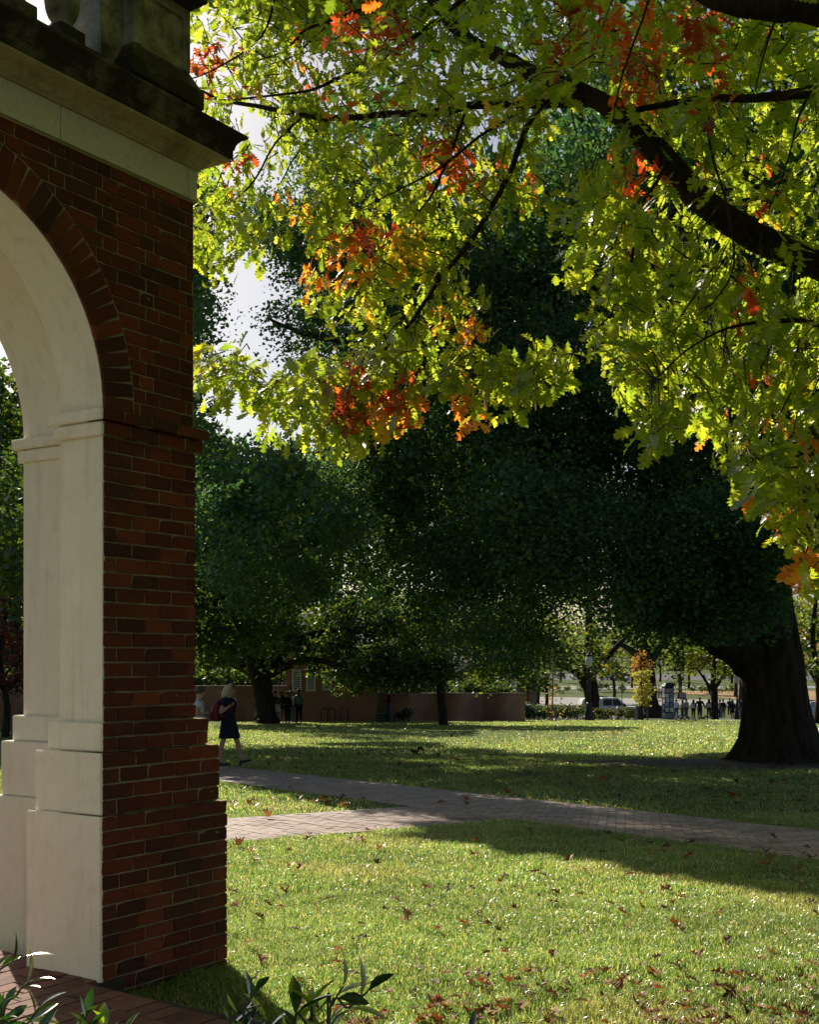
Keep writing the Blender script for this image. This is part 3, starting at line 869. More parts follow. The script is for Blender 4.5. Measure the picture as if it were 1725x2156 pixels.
# ------------------------------------------------------------------ the oak whose boughs hang over the lawn from the right
oak = empty('oak_tree', (5.3, 8.9, gzf(8.9)), 0, 'oak boughs overhead with lobed yellow green leaves and red sprays', 'tree')
OX = Vector(oak.location)
def pl(*seq):                                     # (px,py,Y,width in px) -> limb points relative to the oak
    return [(at(a, b, Y) - OX, max(w * .86 * Y / FPX / 2, .004)) for a, b, Y, w in seq]
tk = MB()
limb(tk, [((0, 0, -.3), .62), ((0, 0, .15), .50), ((-.05, 0, 1.2), .42), ((-.1, -.02, 2.6), .40), ((-.25, -.05, 3.7), .36), ((.1, .1, 5.5), .30), ((.4, .4, 8), .22), ((.3, .6, 11), .1)], 16, .05)
tk.build('trunk', M_BARK2, oak, True)
BR = {
 'A': pl((2010, 700, 8.8, 92), (1725, 556, 8.5, 76), (1616, 514, 8.4, 70), (1487, 432, 8.3, 66), (1384, 321, 8.4, 62), (1320, 257, 8.6, 52), (1242, 203, 8.8, 44), (1139, 165, 9.0, 40), (1067, 126, 9.2, 36), (972, 74, 9.5, 30), (880, -40, 9.9, 24), (800, -150, 10.3, 18)),
 'B': pl((1262, 214, 8.8, 32), (1229, 213, 8.8, 28), (1126, 218, 8.9, 24), (997, 222, 9.1, 20), (933, 237, 9.2, 18), (836, 240, 9.4, 17), (708, 249, 9.7, 15), (631, 242, 9.8, 13), (553, 226, 10.0, 11), (464, 211, 10.3, 8), (420, 190, 10.4, 5), (340, 165, 10.6, 3)),
 'C': pl((1140, 222, 8.9, 18), (1108, 270, 8.8, 15), (1071, 370, 8.7, 14), (1028, 446, 8.7, 13), (982, 521, 8.7, 13), (935, 575, 8.7, 12), (899, 629, 8.7, 11), (860, 685, 8.8, 9), (800, 740, 8.9, 8), (746, 778, 8.9, 7), (688, 806, 9.0, 5), (630, 826, 9.0, 4), (570, 815, 9.1, 3), (520, 806, 9.1, 2)),
 'D': pl((1300, 240, 8.7, 14), (1402, 221, 8.5, 17), (1487, 207, 8.3, 18), (1560, 208, 8.1, 20), (1641, 202, 7.9, 24), (1725, 190, 7.7, 30), (1900, 150, 7.6, 40), (2160, 90, 8.2, 52)),
 'E': pl((2050, 120, 7.6, 70), (1725, 30, 7.3, 62), (1640, 22, 7.3, 55), (1539, 12, 7.3, 44), (1461, -20, 7.4, 36), (1300, -120, 7.6, 24)),
 'F': pl((1060, -60, 9.2, 14), (971, 2, 9.2, 12), (907, 54, 9.2, 11), (843, 98, 9.2, 10), (785, 136, 9.3, 10), (708, 167, 9.5, 9), (656, 190, 9.6, 7), (579, 201, 9.9, 6), (494, 210, 10.2, 5)),
 'G': pl((900, -60, 9.6, 10), (811, 0, 9.6, 9), (708, 39, 9.8, 8), (646, 62, 9.9, 7), (620, 87, 10.0, 6), (590, 112, 10.1, 5), (515, 136, 10.3, 3)),
 'H': pl((790, -50, 10.0, 7), (721, 23, 10.0, 6), (669, 72, 10.2, 6), (618, 118, 10.3, 5), (570, 136, 10.4, 3)),
 'I': pl((600, -80, 10.2, 8), (577, 0, 10.2, 7), (564, 51, 10.3, 6), (543, 85, 10.4, 5), (502, 118, 10.5, 5), (425, 159, 10.6, 4), (380, 170, 10.6, 2)),
 'J': pl((640, 243, 9.8, 6), (579, 303, 9.7, 5), (543, 368, 9.6, 5), (510, 408, 9.6, 4), (451, 447, 9.7, 3), (410, 473, 9.7, 2)),
 'K': pl((690, 249, 9.7, 5), (626, 324, 9.6, 4), (600, 368, 9.6, 3), (570, 430, 9.6, 2)),
 'L': pl((1120, 220, 8.9, 9), (1062, 257, 8.8, 8), (1013, 285, 8.8, 7), (959, 329, 8.8, 7), (912, 363, 8.8, 6), (843, 398, 8.9, 4), (760, 440, 9.0, 2)),
 'M': pl((985, 222, 9.1, 8), (950, 320, 8.9, 7), (928, 370, 8.9, 7), (907, 413, 8.9, 6), (874, 455, 8.9, 5), (843, 491, 9.0, 4), (790, 530, 9.0, 3)),
 'N': pl((1400, 345, 8.3, 12), (1385, 380, 8.1, 10), (1353, 426, 7.9, 9), (1340, 480, 7.8, 9), (1328, 560, 7.8, 8), (1310, 609, 7.8, 7), (1287, 660, 7.8, 5), (1254, 696, 7.9, 4), (1205, 745, 7.9, 3)),
 'O': pl((1012, 470, 8.7, 5), (1033, 545, 8.6, 4), (1040, 627, 8.6, 4), (1033, 730, 8.6, 3), (1030, 800, 8.6, 2)),
 'P': pl((1850, 720, 7.6, 20), (1706, 680, 7.3, 14), (1641, 676, 7.2, 11), (1539, 689, 7.1, 7), (1450, 735, 7.1, 5), (1380, 800, 7.2, 3)),
 'Q': pl((1705, 196, 7.7, 7), (1680, 252, 7.5, 6), (1667, 309, 7.3, 5), (1649, 368, 7.2, 4), (1620, 440, 7.2, 3)),
 'S': pl((1900, 760, 7.0, 14), (1740, 880, 6.7, 9), (1680, 960, 6.6, 6), (1600, 1000, 6.6, 4), (1560, 1050, 6.6, 2)),
 'T': pl((1900, 900, 6.7, 10), (1760, 1020, 6.5, 7), (1715, 1110, 6.4, 5), (1690, 1190, 6.4, 3)),
 'U': pl((1480, 205, 8.3, 8), (1500, 330, 7.9, 7), (1530, 430, 7.6, 6), (1545, 560, 7.4, 5), (1500, 640, 7.3, 3)),
 'V': pl((1640, 20, 7.3, 7), (1610, 110, 7.1, 5), (1590, 190, 7.0, 3)),
 'W': pl((1380, -60, 7.6, 7), (1360, 20, 7.5, 6), (1310, 160, 7.5, 5), (1290, 260, 7.5, 3)),
}
skel = []
for k, pts in BR.items():
    mb = MB(); path = limb(mb, pts, 12 if k in 'ABE' else 7, .05, 5)
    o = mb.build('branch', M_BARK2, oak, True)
    skel += [(np.array(p)) for p in path]
skel = np.array(skel)

# one lobed oak leaf: midrib plus two lobed edges, gently cupped
def oak_leaf_shape(kind=0):
    if kind == 0:
        st = [(0, .006, 0), (.10, .012, 0), (.18, .06, 0), (.26, .15, .05), (.30, .07, 0), (.36, .06, -.01), (.46, .24, .07), (.50, .20, .06), (.52, .07, 0), (.60, .08, 0), (.68, .27, .08), (.73, .22, .07), (.75, .09, 0), (.82, .10, 0), (.90, .16, .05), (.93, .08, .02), (1.0, .004, 0)]
    else:
        st = [(0, .006, 0), (.08, .012, 0), (.16, .05, 0), (.22, .12, .03), (.27, .10, .02), (.31, .05, 0), (.40, .20, .05), (.46, .19, .05), (.49, .09, 0), (.57, .24, .06), (.63, .24, .06), (.66, .11, 0), (.74, .25, .06), (.81, .22, .05), (.84, .13, 0), (.93, .13, .04), (1.0, .004, 0)]
    V, F = [], []
    for i, (s, w, f) in enumerate(st):
        zb = -.10 * (s - .2) ** 2
        V += [(s + f, -w, zb + .35 * w * w * 2.2 - .02 * (i % 3 == 0)), (s, 0, zb), (s + f, w, zb + .35 * w * w * 2.2)]
    for i in range(len(st) - 1):
        a = 3 * i
        F += [(a, a + 1, a + 4, a + 3), (a + 1, a + 2, a + 5, a + 4)]
    V = np.array(V); V[:, 0] -= 0
    return V, np.array(F)
LS = [oak_leaf_shape(0), oak_leaf_shape(1)]
REDS = [(470, 110, 46, 'd'), (430, 160, 40, 'd'), (440, 205, 25, 'd'), (775, 55, 55, 'r'), (840, 60, 30, 'd'), (665, 165, 30, 'r'), (700, 175, 30, 'r'), (712, 262, 20, 'o'), (950, 340, 48, 'r'), (905, 300, 22, 'o'), (1140, 402, 30, 'r'), (1330, 70, 55, 'r'), (1375, 95, 40, 'r'), (1350, 145, 30, 'd'), (1470, 40, 50, 'd'), (1365, 215, 36, 'r'), (1352, 372, 55, 'r'), (1245, 290, 38, 'd'), (1200, 280, 28, 'r'), (1230, 350, 30, 'r'), (1630, 392, 42, 'r'), (1500, 150, 24, 'r'), (1560, 640, 24, 'r'), (1610, 775, 26, 'r'), (1615, 815, 20, 'r'), (1722, 840, 20, 'r'), (1215, 50, 30, 'd'), (1190, 110, 25, 'd'),
        (640, 592, 44, 'o'), (755, 500, 34, 'r'), (740, 560, 44, 'o'), (790, 470, 26, 'o'), (860, 535, 50, 'y'), (700, 640, 24, 'o'), (910, 690, 30, 'o'), (985, 692, 36, 'o'), (775, 672, 30, 'y'), (735, 815, 30, 'r'), (850, 830, 26, 'r'), (848, 892, 30, 'o'), (795, 858, 24, 'o'), (725, 862, 26, 'd'), (980, 855, 30, 'o'), (1150, 850, 20, 'o'), (535, 492, 24, 'r'), (1595, 1070, 28, 'o'), (1690, 1185, 20, 'o'), (445, 745, 34, 'y'), (520, 345, 20, 'r'), (1290, 125, 24, 'r'), (1500, 190, 24, 'd')]
LC = {'g': [(.265, .335, .032), (.225, .305, .03), (.32, .365, .045), (.165, .25, .028)], 'y': [(.55, .42, .04), (.60, .36, .035), (.42, .40, .04)],
      'o': [(.55, .20, .03), (.60, .27, .035), (.45, .14, .025)], 'r': [(.50, .085, .025), (.58, .13, .03), (.40, .05, .02)], 'd': [(.26, .035, .025), (.34, .05, .03), (.30, .08, .025)]}
ZONES = [  # outline in picture pixels (some out of view), sprays, near, far
 ([(405, 0), (700, 0), (760, 150), (640, 330), (520, 400), (405, 420)], 150, 9.2, 11.8),
 ([(405, 420), (560, 400), (600, 470), (560, 540), (480, 560), (408, 640)], 42, 8.8, 10.6),
 ([(640, 200), (1150, 230), (1130, 420), (1010, 470), (940, 560), (760, 560), (640, 520), (600, 420)], 225, 8.5, 10.6),
 ([(700, 0), (1725, 0), (1725, 560), (1500, 520), (1240, 210), (1130, 230), (760, 180)], 430, 7.6, 11.5),
 ([(1150, 430), (1300, 330), (1500, 530), (1725, 600), (1725, 900), (1640, 880), (1560, 940), (1440, 900), (1360, 900), (1290, 820), (1270, 700), (1190, 560)], 320, 7.0, 9.8),
 ([(610, 560), (760, 480), (900, 500), (1010, 640), (1000, 720), (860, 760), (700, 720), (640, 620)], 90, 8.4, 9.8),
 ([(520, 860), (640, 760), (760, 740), (900, 740), (1000, 760), (1200, 720), (1210, 800), (1150, 850), (1000, 870), (900, 800), (870, 850), (820, 920), (700, 970), (640, 910), (540, 910)], 165, 8.0, 9.2),
 ([(405, 730), (520, 740), (560, 850), (480, 860), (405, 820)], 30, 8.4, 9.2),
 ([(1340, 870), (1410, 880), (1410, 960), (1350, 930)], 10, 6.6, 7.4),
 ([(1540, 1010), (1600, 930), (1700, 890), (1725, 890), (1725, 1210), (1695, 1200), (1670, 1150), (1620, 1110), (1650, 1050), (1580, 1060)], 62, 5.8, 7.2),
 ([(1725, -300), (2300, -300), (2300, 900), (1725, 1100)], 260, 6.0, 11.0),
 ([(300, -260), (1725, -260), (1725, 0), (300, 0)], 260, 8.0, 12.0), ([(620, -520), (1725, -520), (1725, -40), (620, -40)], 330, 10.0, 13.5), ([(1000, -60), (1725, -60), (1725, 330), (1330, 250), (1000, 100)], 150, 10.5, 12.5)]  # unseen sprays above the frame added to shade the upper right leaves
LP, LA, LB, LN, LCOL, LK, LS_ = [], [], [], [], [], [], []
twigs = MB()
for poly, cnt_, ya, yb in ZONES:
    p_ = np.array(poly, float); lo, hi = p_.min(0), p_.max(0)
    cnt_ = int(cnt_ * (1.06 if ya < 10 else .9)); got = 0; tries = 0
    while got < cnt_ and tries < cnt_ * 60:
        tries += 1
        q = rng.uniform(lo, hi)
        if not inpoly(np.array([q[0]]), np.array([q[1]]), poly)[0]: continue
        Y = rng.uniform(ya, yb)
        C = np.array(at(q[0], q[1], Y))
        if not lit_keep(C[None])[0]:
            Y = ya - rng.uniform(0, .8); C = np.array(at(q[0], q[1], Y))
            if not lit_keep(C[None])[0]: continue
        got += 1
        # colour family of this spray
        fam = 'g'
        for rx, ry, rr, f in REDS:
            if (q[0] - rx) ** 2 + (q[1] - ry) ** 2 < rr * rr and rng.random() < .82: fam = f
        if fam == 'g' and rng.random() < .03: fam = rng.choice(['y', 'o', 'r'])
        rel = C - np.array(OX)
        d2 = ((skel - rel) ** 2).sum(1); j = int(np.argmin(d2)); base = skel[j]
        dvec = rel - base; L = np.linalg.norm(dvec) + 1e-6
        dirv = dvec / L
        if L > .30: base = rel - (dirv * .24 + np.array([0, 0, -.10]) + rng.normal(size=3) * .07)
        mid = (base + rel) / 2 + np.array([0, 0, .03]) + rng.normal(size=3) * .02
        twigs.tube([base, mid, rel], [.006, .004, .0025], 4, cap=False)
        nl = rng.integers(6, 10)
        dirv = dirv * .6 + np.array([0, 0, -.35]) + rng.normal(size=3) * .25; dirv /= np.linalg.norm(dirv)
        side = np.cross(dirv, [0, 0, 1]); side /= np.linalg.norm(side) + 1e-6
        for k in range(nl):
            ang = rng.uniform(0, 2 * math.pi)
            perp = side * math.cos(ang) + np.cross(dirv, side) * math.sin(ang) * .55
            a = dirv * rng.uniform(.35, .9) + perp * rng.uniform(.5, 1.0) + np.array([0, 0, -.22]); a /= np.linalg.norm(a)
            up = np.array([0, 0, 1.0]) + rng.normal(size=3) * .45 + np.array([0, -.35, 0])
            b = np.cross(up, a); b /= np.linalg.norm(b) + 1e-6
            nn = np.cross(a, b)
            LP.append(rel + dirv * rng.uniform(-.24, .05) + rng.normal(size=3) * .03); LA.append(a); LB.append(b); LN.append(nn)
            f2 = fam if rng.random() < .85 else ('y' if fam in 'yo' else 'g')
            c = np.array(LC[f2][rng.integers(len(LC[f2]))]) * rng.uniform(.8, 1.15)
            LCOL.append(c); LK.append(rng.integers(2)); LS_.append(rng.uniform(.09, .155) * (1.0 if Y > 9 else 1.12))
tw = twigs.build('twigs', M_TWIG, oak, True); tw['kind'] = 'stuff'
LP, LA, LB, LN, LCOL, LK, LS_ = map(np.array, (LP, LA, LB, LN, LCOL, LK, LS_))
wp = LP + np.array(OX) + LA * LS_[:, None] * .5
px_, py_ = to_px(wp[:, 0], wp[:, 1], wp[:, 2])
inn = (px_ > 420) & (px_ < 1715) & (py_ > 10)
score = np.where(inn, LS_ / wp[:, 1], 0)
big = np.zeros(len(LP), bool); big[np.argsort(-score)[:290]] = True
M_OAKLEAF = leafmat('oak_leaf', .68, .035, .40, (1.05, 1.0, .5), 2.25, dgain=.45)
# single large leaves: objects of their own, sharing ten meshes
variants = {}
for i in np.nonzero(big)[0]:
    key = (int(LK[i]), int(i) % 3, tuple(np.round(LCOL[i] * 12).astype(int)))
    if key not in variants:
        V, F = LS[LK[i]]; V = V.copy(); cu, be = rng.uniform(-.6, 2.2), rng.uniform(-1.5, 4.0); V[:, 2] = V[:, 2] * cu - .06 * be * V[:, 0] ** 2 + rng.uniform(-.25, .25) * V[:, 0] * V[:, 1]
        variants[key] = me_np('oak_leaf', V, F, True, np.tile(LCOL[i], (len(V), 1)))
        variants[key].materials.append(M_OAKLEAF)
    o = bpy.data.objects.new('leaf', variants[key]); COL.objects.link(o); o.parent = oak
    M = Matrix(((LA[i][0], LB[i][0], LN[i][0], LP[i][0]), (LA[i][1], LB[i][1], LN[i][1], LP[i][1]), (LA[i][2], LB[i][2], LN[i][2], LP[i][2]), (0, 0, 0, 1)))
    o.matrix_local = M @ Matrix.Scale(float(LS_[i]), 4)
Vs, Fs, Cs = [], [], []
off = 0
for kind in (0, 1):
    s_ = np.nonzero((~big) & (LK == kind))[0]
    V, F = LS[kind]
    cup = rng.uniform(-.6, 2.2, len(s_))[:, None]; bend = rng.uniform(-1.5, 4.0, len(s_))[:, None]
    x = V[None, :, 0]; y = V[None, :, 1]; z = V[None, :, 2] * cup - .06 * bend * x * x
    W = (LP[s_][:, None] + LS_[s_][:, None, None] * (x[..., None] * LA[s_][:, None] + y[..., None] * LB[s_][:, None] + z[..., None] * LN[s_][:, None]))
    Vs.append(W.reshape(-1, 3)); Cs.append(np.repeat(LCOL[s_], len(V), 0))
    Fs.append((F[None] + (np.arange(len(s_)) * len(V))[:, None, None]).reshape(-1, 4) + off)
    off += len(s_) * len(V)
fo = link('foliage', me_np('foliage', np.concatenate(Vs), np.concatenate(Fs), True, np.concatenate(Cs)), oak, M_OAKLEAF); fo['kind'] = 'stuff'

blobs = []  # out-of-view leaf masses, added to block skylight from overhead and behind the camera
while len(blobs) < 250:
    d = rng.normal(size=3); d /= np.linalg.norm(d); rr = rng.random() ** .4
    x, y, z = 6.2 + d[0] * 9.5 * rr, 5.5 + d[1] * 11 * rr, 8.4 + d[2] * 5.4 * rr
    if z < 3.2: continue
    if y > .5:
        qx, qy = to_px(np.array([x]), np.array([y]), np.array([z]))
        if qx[0] < 2050 and qy[0] > -420: continue
    if x < -1.0: continue
    blobs.append((x, y, z, rng.uniform(.9, 1.5), 1.0))
n0 = 0  # more masses added above the frame, sunward, to shade the upper right boughs
while n0 < 90:
    px, py = rng.uniform(950, 1725), rng.uniform(-20, 420)
    p = np.array(at(px, py, rng.uniform(8, 9.5))) + np.array(SUNV) * rng.uniform(4, 10)
    qx, qy = to_px(p[:1], p[1:2], p[2:3])
    if qy[0] > -45: continue
    blobs.append((p[0], p[1], p[2], rng.uniform(.55, .8), .6)); n0 += 1
P = blob_points(blobs, 190)
qx, qy = to_px(P[:, 0], P[:, 1], P[:, 2])
P = P[~((P[:, 1] > 0) & (P[:, 1] < 8.5) & (qx > -300) & (qx < 1900) & (qy > -260)) & (np.linalg.norm(P - np.array([0, 0, EYE]), axis=1) > 3.0)]
crown('crown', P, .2, palette(len(P), LC['g'], None), M_OAKLEAF, oak, .4)  # unseen leaves added to cut skylight and sun

# ------------------------------------------------------------------ the great ginkgo on the right
GY = 27.2
gk = empty('ginkgo_tree', gx(1640, GY), 0, 'huge dark tree with flaring trunk and low limb at the right', 'tree')
GX = Vector(gk.location)
def gl(*seq): return [(at(a, b, Y) - GX, w * Y / FPX / 2) for a, b, Y, w in seq]
# trunk with buttress roots
mb = MB(); rings = []
prof = [(1612, 1640, 270), (1606, 1642, 232), (1596, 1642, 196), (1580, 1640, 172), (1555, 1640, 154), (1520, 1638, 142), (1480, 1634, 132), (1440, 1629, 126), (1390, 1622, 128), (1340, 1612, 126), (1290, 1606, 120), (1230, 1602, 112), (1150, 1600, 104), (1050, 1606, 92), (900, 1620, 80), (700, 1640, 64), (450, 1650, 46), (150, 1640, 30), (-100, 1630, 12)]
prof = [tuple(np.array(prof[i]) * (1 - t) + np.array(prof[i + 1]) * t) for i in range(len(prof) - 1) for t in (0, .33, .67)] + [prof[-1]]
for j, (py, pxc, w) in enumerate(prof):
    j = j / 3
    c = at(pxc, py, GY) - GX; r0 = w * GY / FPX / 2; ring = []
    fl = max(0, (py - 1480) / 130)
    for k in range(84):
        a = 2 * math.pi * k / 84
        r = r0 * (1 + .05 * math.sin(5 * a + 1.0 + j * .15) + .035 * math.sin(11 * a + j * .3) + .13 * fl * math.sin(7 * a + .6) + .022 * math.sin(19 * a + .5 * math.sin(j * 1.3)) + .020 * math.sin(31 * a + 1.4 * math.sin(j * .9)))
        ring.append((c.x + r * math.cos(a), c.y + r * math.sin(a), c.z))
    rings.append(ring)
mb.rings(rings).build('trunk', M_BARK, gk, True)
for seq in (((1600, 1400, GY, 96), (1560, 1372, 26.9, 84), (1505, 1338, 26.4, 70), (1440, 1296, 25.8, 60), (1385, 1262, 25.6, 48), (1340, 1215, 25.8, 34), (1310, 1150, 26.2, 20), (1300, 1080, 26.6, 8)),
            ((1470, 1320, 26.2, 40), (1410, 1255, 26, 40), (1372, 1150, 25.8, 36), (1360, 1060, 25.8, 32), (1350, 960, 26, 26), (1330, 800, 26.5, 14)),
            ((1600, 1180, GY, 70), (1520, 1090, 26.8, 60), (1420, 1010, 26.6, 52), (1330, 955, 26.4, 46), (1270, 894, 26.2, 40), (1228, 830, 26, 34), (1190, 730, 25.9, 30), (1170, 600, 25.8, 26), (1162, 540, 25.8, 22), (1150, 400, 26, 12)),
            ((1240, 840, 26.1, 26), (1120, 770, 25.6, 24), (950, 740, 25.2, 20), (800, 730, 24.9, 18), (715, 717, 24.8, 15), (640, 702, 24.7, 11), (560, 670, 24.7, 5)),
            ((1166, 575, 25.8, 14), (1110, 562, 25.6, 12), (1049, 568, 25.4, 8), (1000, 590, 25.3, 4)),
            ((1620, 900, GY, 50), (1500, 760, 27, 44), (1400, 560, 27.5, 34), (1250, 300, 28, 22), (1150, 100, 28.5, 10)),
            ((1600, 1250, GY, 60), (1660, 1100, 28.5, 48), (1800, 950, 30, 36), (1950, 850, 31, 20)),
            ((1590, 1330, GY, 50), (1540, 1240, 26, 40), (1490, 1190, 24.9, 30), (1430, 1150, 24.2, 18), (1380, 1130, 23.8, 8)),
            ((1000, 745, 25.3, 12), (900, 640, 25.2, 10), (760, 520, 25.4, 7), (640, 400, 25.6, 4)),
            ((1170, 640, 25.8, 16), (1000, 480, 26.2, 12), (820, 380, 26.8, 7), (700, 300, 27, 4))):
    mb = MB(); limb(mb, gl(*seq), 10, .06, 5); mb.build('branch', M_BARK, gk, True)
# crown: blobs placed by outline and depth, plus the unseen far and upper side that shades it
blobs = []
OUT = [(1725, 330), (1725, 1180), (1640, 1250), (1560, 1290), (1500, 1350), (1430, 1345), (1400, 1300), (1330, 1310), (1300, 1320), (1180, 1345), (1080, 1390), (960, 1350), (860, 1290), (700, 1240), (520, 1250), (400, 1180), (380, 1000), (470, 930), (640, 980), (700, 960), (700, 870), (700, 800), (690, 705), (560, 690), (430, 690), (400, 640), (470, 540), (520, 420), (580, 340), (700, 280), (1000, 300)]
while len(blobs) < 290:
    q = rng.uniform((380, 280), (1725, 1450))
    if not inpoly(np.array([q[0]]), np.array([q[1]]), OUT)[0]: continue
    if (450 < q[0] < 560 and 670 < q[1] < 800) or (590 < q[0] < 690 and 705 < q[1] < 800): continue
    if q[1] < 1000: Y = rng.uniform(24.0, 30) if q[0] > 800 else rng.uniform(24.2, 27)
    else: Y = rng.uniform(22.5, 30)
    dens = 1.25 if q[1] > 980 else 1.0
    if 1020 < q[0] < 1180 and 560 < q[1] < 760: dens = .5
    if q[0] < 760 and q[1] < 900: dens = .95
    r = rng.uniform(.75, 1.35) if q[0] > 700 else rng.uniform(.55, 1.0)
    p = at(q[0], q[1], Y)
    blobs.append((p.x, p.y, p.z, r, r * .85, dens))
for _ in range(46):
    p = at(rng.uniform(1350, 1650), rng.uniform(1060, 1285), rng.uniform(23.2, 25.6)); blobs.append((p.x, p.y, p.z, rng.uniform(.6, .95), .7, 1.1))
P = blob_points(blobs, 1000)
P = P[P[:, 2] > gz(P[:, 1]) + 1.7]
qx, qy = to_px(P[:, 0], P[:, 1], P[:, 2])
P = P[~((qx > 1440) & (qy > 1360)) & ~((qx < 1440) & (qy > 1452)) & ~((qx > 1668) & (qy > 1230))]
GP = ([(.060, .145, .075), (.078, .17, .075), (.11, .20, .06), (.20, .25, .05)], [4, 4, 2.4, 1.2])
crown('crown', P, .088, palette(len(P), *GP), M_LEAF_GINKGO, gk, .25)
# leaf masses added behind the pier and in the crown to throw the long shade over the paths and the middle lawn
DARKG = [(gpoly([(900, 1752), (1100, 1742), (1725, 1800), (1725, 1880), (1400, 1838), (1200, 1800), (1000, 1772)]), 70), (gpoly([(560, 1640), (1000, 1690), (1725, 1755), (1725, 1795), (1100, 1735), (800, 1690), (600, 1662)]), 60),
         (gpoly([(480, 1560), (820, 1565), (1100, 1585), (1500, 1600), (1725, 1640), (1725, 1745), (1000, 1665), (520, 1608)]), 170), (gpoly([(440, 1530), (760, 1533), (980, 1560), (820, 1570), (480, 1562)]), 90), (gpoly([(1500, 1585), (1600, 1580), (1650, 1610), (1520, 1630)]), 70)]
blobs = []
for poly, want in DARKG:
    p_ = np.array(poly); lo, hi = p_.min(0), p_.max(0); got = 0; tries = 0
    while got < want and tries < 60000:
        tries += 1
        g = rng.uniform(lo, hi)
        if not inpoly(g[:1], g[1:], poly)[0]: continue
        h = rng.uniform(4.5, 15); x, y = g[0] - SH[0] * h, g[1] - SH[1] * h; z = gzf(g[1]) + h
        qx, qy = to_px(np.array([x]), np.array([y]), np.array([z]))
        hid = 232 < qx[0] < 398 and 200 < qy[0] < 1380
        if not ((hid and 20 < y < 50) or (inpoly(qx, qy, OUT)[0] and 22 < y < 46 and qy[0] > 930)): continue
        if math.hypot(x - GX.x, y - GX.y) > 22: continue
        blobs.append((x, y, z, rng.uniform(.7, 1.0), .75)); got += 1
P = blob_points(blobs, 420)
crown('added_shade_leaves', P, .15, palette(len(P), *GP), M_LEAF_GINKGO, gk, .25)
blobs = []
while len(blobs) < 190:
    d = rng.normal(size=3); d /= np.linalg.norm(d); rr = rng.random() ** .4
    x, y, z = GX.x - .5 + d[0] * 12 * rr, GX.y + 4.5 + d[1] * 8 * rr, 10.5 + d[2] * 8.5 * rr
    if z < 4.4 or y < GX.y - 3: continue
    qx, qy = to_px(np.array([x]), np.array([y]), np.array([z]))
    if qx[0] < 760 and qy[0] < 860: continue
    blobs.append((x, y, z, rng.uniform(1.2, 2.0), 1.35))
P = blob_points(blobs, 100)
crown('upper_crown', P, .24, palette(len(P), *GP), M_LEAF_GINKGO, gk, .25)

# ------------------------------------------------------------------ the other trees
def tree(name, label, px, Y, trunk, limbs, blobs, dens, size, cs, wts, mat=None, group=None, up=.3, py=None, wid=.9, sunny=True):
    o = empty(name, gx(px, Y), 0, label, 'tree', group)
    O = Vector(o.location)
    mb = MB(); limb(mb, [((at(a, b, Y) - O) if b is not None else Vector((0, 0, -.2)), w * Y / FPX / 2) for a, b, w in trunk], 10, .06, 4)
    mb.build('trunk', M_BARK, o, True)
    for lb in limbs:
        mb = MB(); limb(mb, [(at(a, b, Y + dy) - O, w * Y / FPX / 2) for a, b, dy, w in lb], 7, .06, 4)
        mb.build('branch', M_BARK, o, True)
    bl = []
    for bb in blobs:
        a, b, dy, r = bb[:4]
        p = at(a, b, Y + dy); rr = r * Y / FPX
        bl.append((p.x, p.y, p.z, rr, rr * (bb[4] if len(bb) > 4 else .75)))
    P = blob_points(bl, dens)
    P = P[P[:, 2] > gz(P[:, 1]) + .05]
    crown('crown', P, size, palette(len(P), cs, wts), mat or M_LEAF_FAR, o, up, wid, sunny)
    return o
DARK = [(.05, .10, .035), (.07, .125, .034), (.10, .16, .035)]
YG = [(.16, .22, .028), (.24, .28, .03), (.10, .16, .025), (.34, .30, .04)]
def rb(poly, n, r0, r1, d0, d1):
    p_ = np.array(poly, float); lo, hi = p_.min(0), p_.max(0); out = []
    while len(out) < n:
        q = rng.uniform(lo, hi)
        if inpoly(np.array([q[0]]), np.array([q[1]]), poly)[0]: out.append((q[0], q[1], rng.uniform(d0, d1), rng.uniform(r0, r1)))
    return out
tree('shade_tree', 'broad dark tree with thick forked trunk before the brick wall', 562, 63,
     [(560, None, 66), (560, 1521, 54), (558, 1508, 44), (556, 1475, 40), (550, 1440, 42), (540, 1400, 38), (520, 1330, 30), (500, 1200, 16), (490, 1080, 6)],
     [[(548, 1430, 0, 40), (570, 1400, 0, 34), (610, 1360, -1, 24), (680, 1330, -2, 14), (760, 1330, -3, 8)],
      [(540, 1425, 0, 26), (510, 1405, 1, 20), (470, 1395, 1, 14), (430, 1410, 2, 8)],
      [(560, 1420, 0, 22), (640, 1390, -2, 14), (720, 1400, -4, 10), (800, 1420, -5, 6)],
      [(530, 1370, 0, 26), (470, 1250, 2, 16), (440, 1120, 2, 8)]],
     rb([(420, 960), (600, 960), (760, 1060), (880, 1250), (890, 1420), (780, 1440), (640, 1425), (560, 1370), (440, 1430), (400, 1400), (400, 1000)], 80, 40, 72, -5, 5) + rb([(590, 1300), (880, 1280), (900, 1425), (800, 1436), (660, 1418), (600, 1385)], 40, 26, 40, -4, 3) + rb([(410, 1330), (520, 1330), (520, 1400), (410, 1422)], 14, 24, 36, -3, 3) + rb([(560, 1280), (720, 1280), (740, 1425), (600, 1400)], 22, 26, 38, -3, 2), 150, .26, DARK + YG[:2], [3, 3, 3, 2, 1.5])
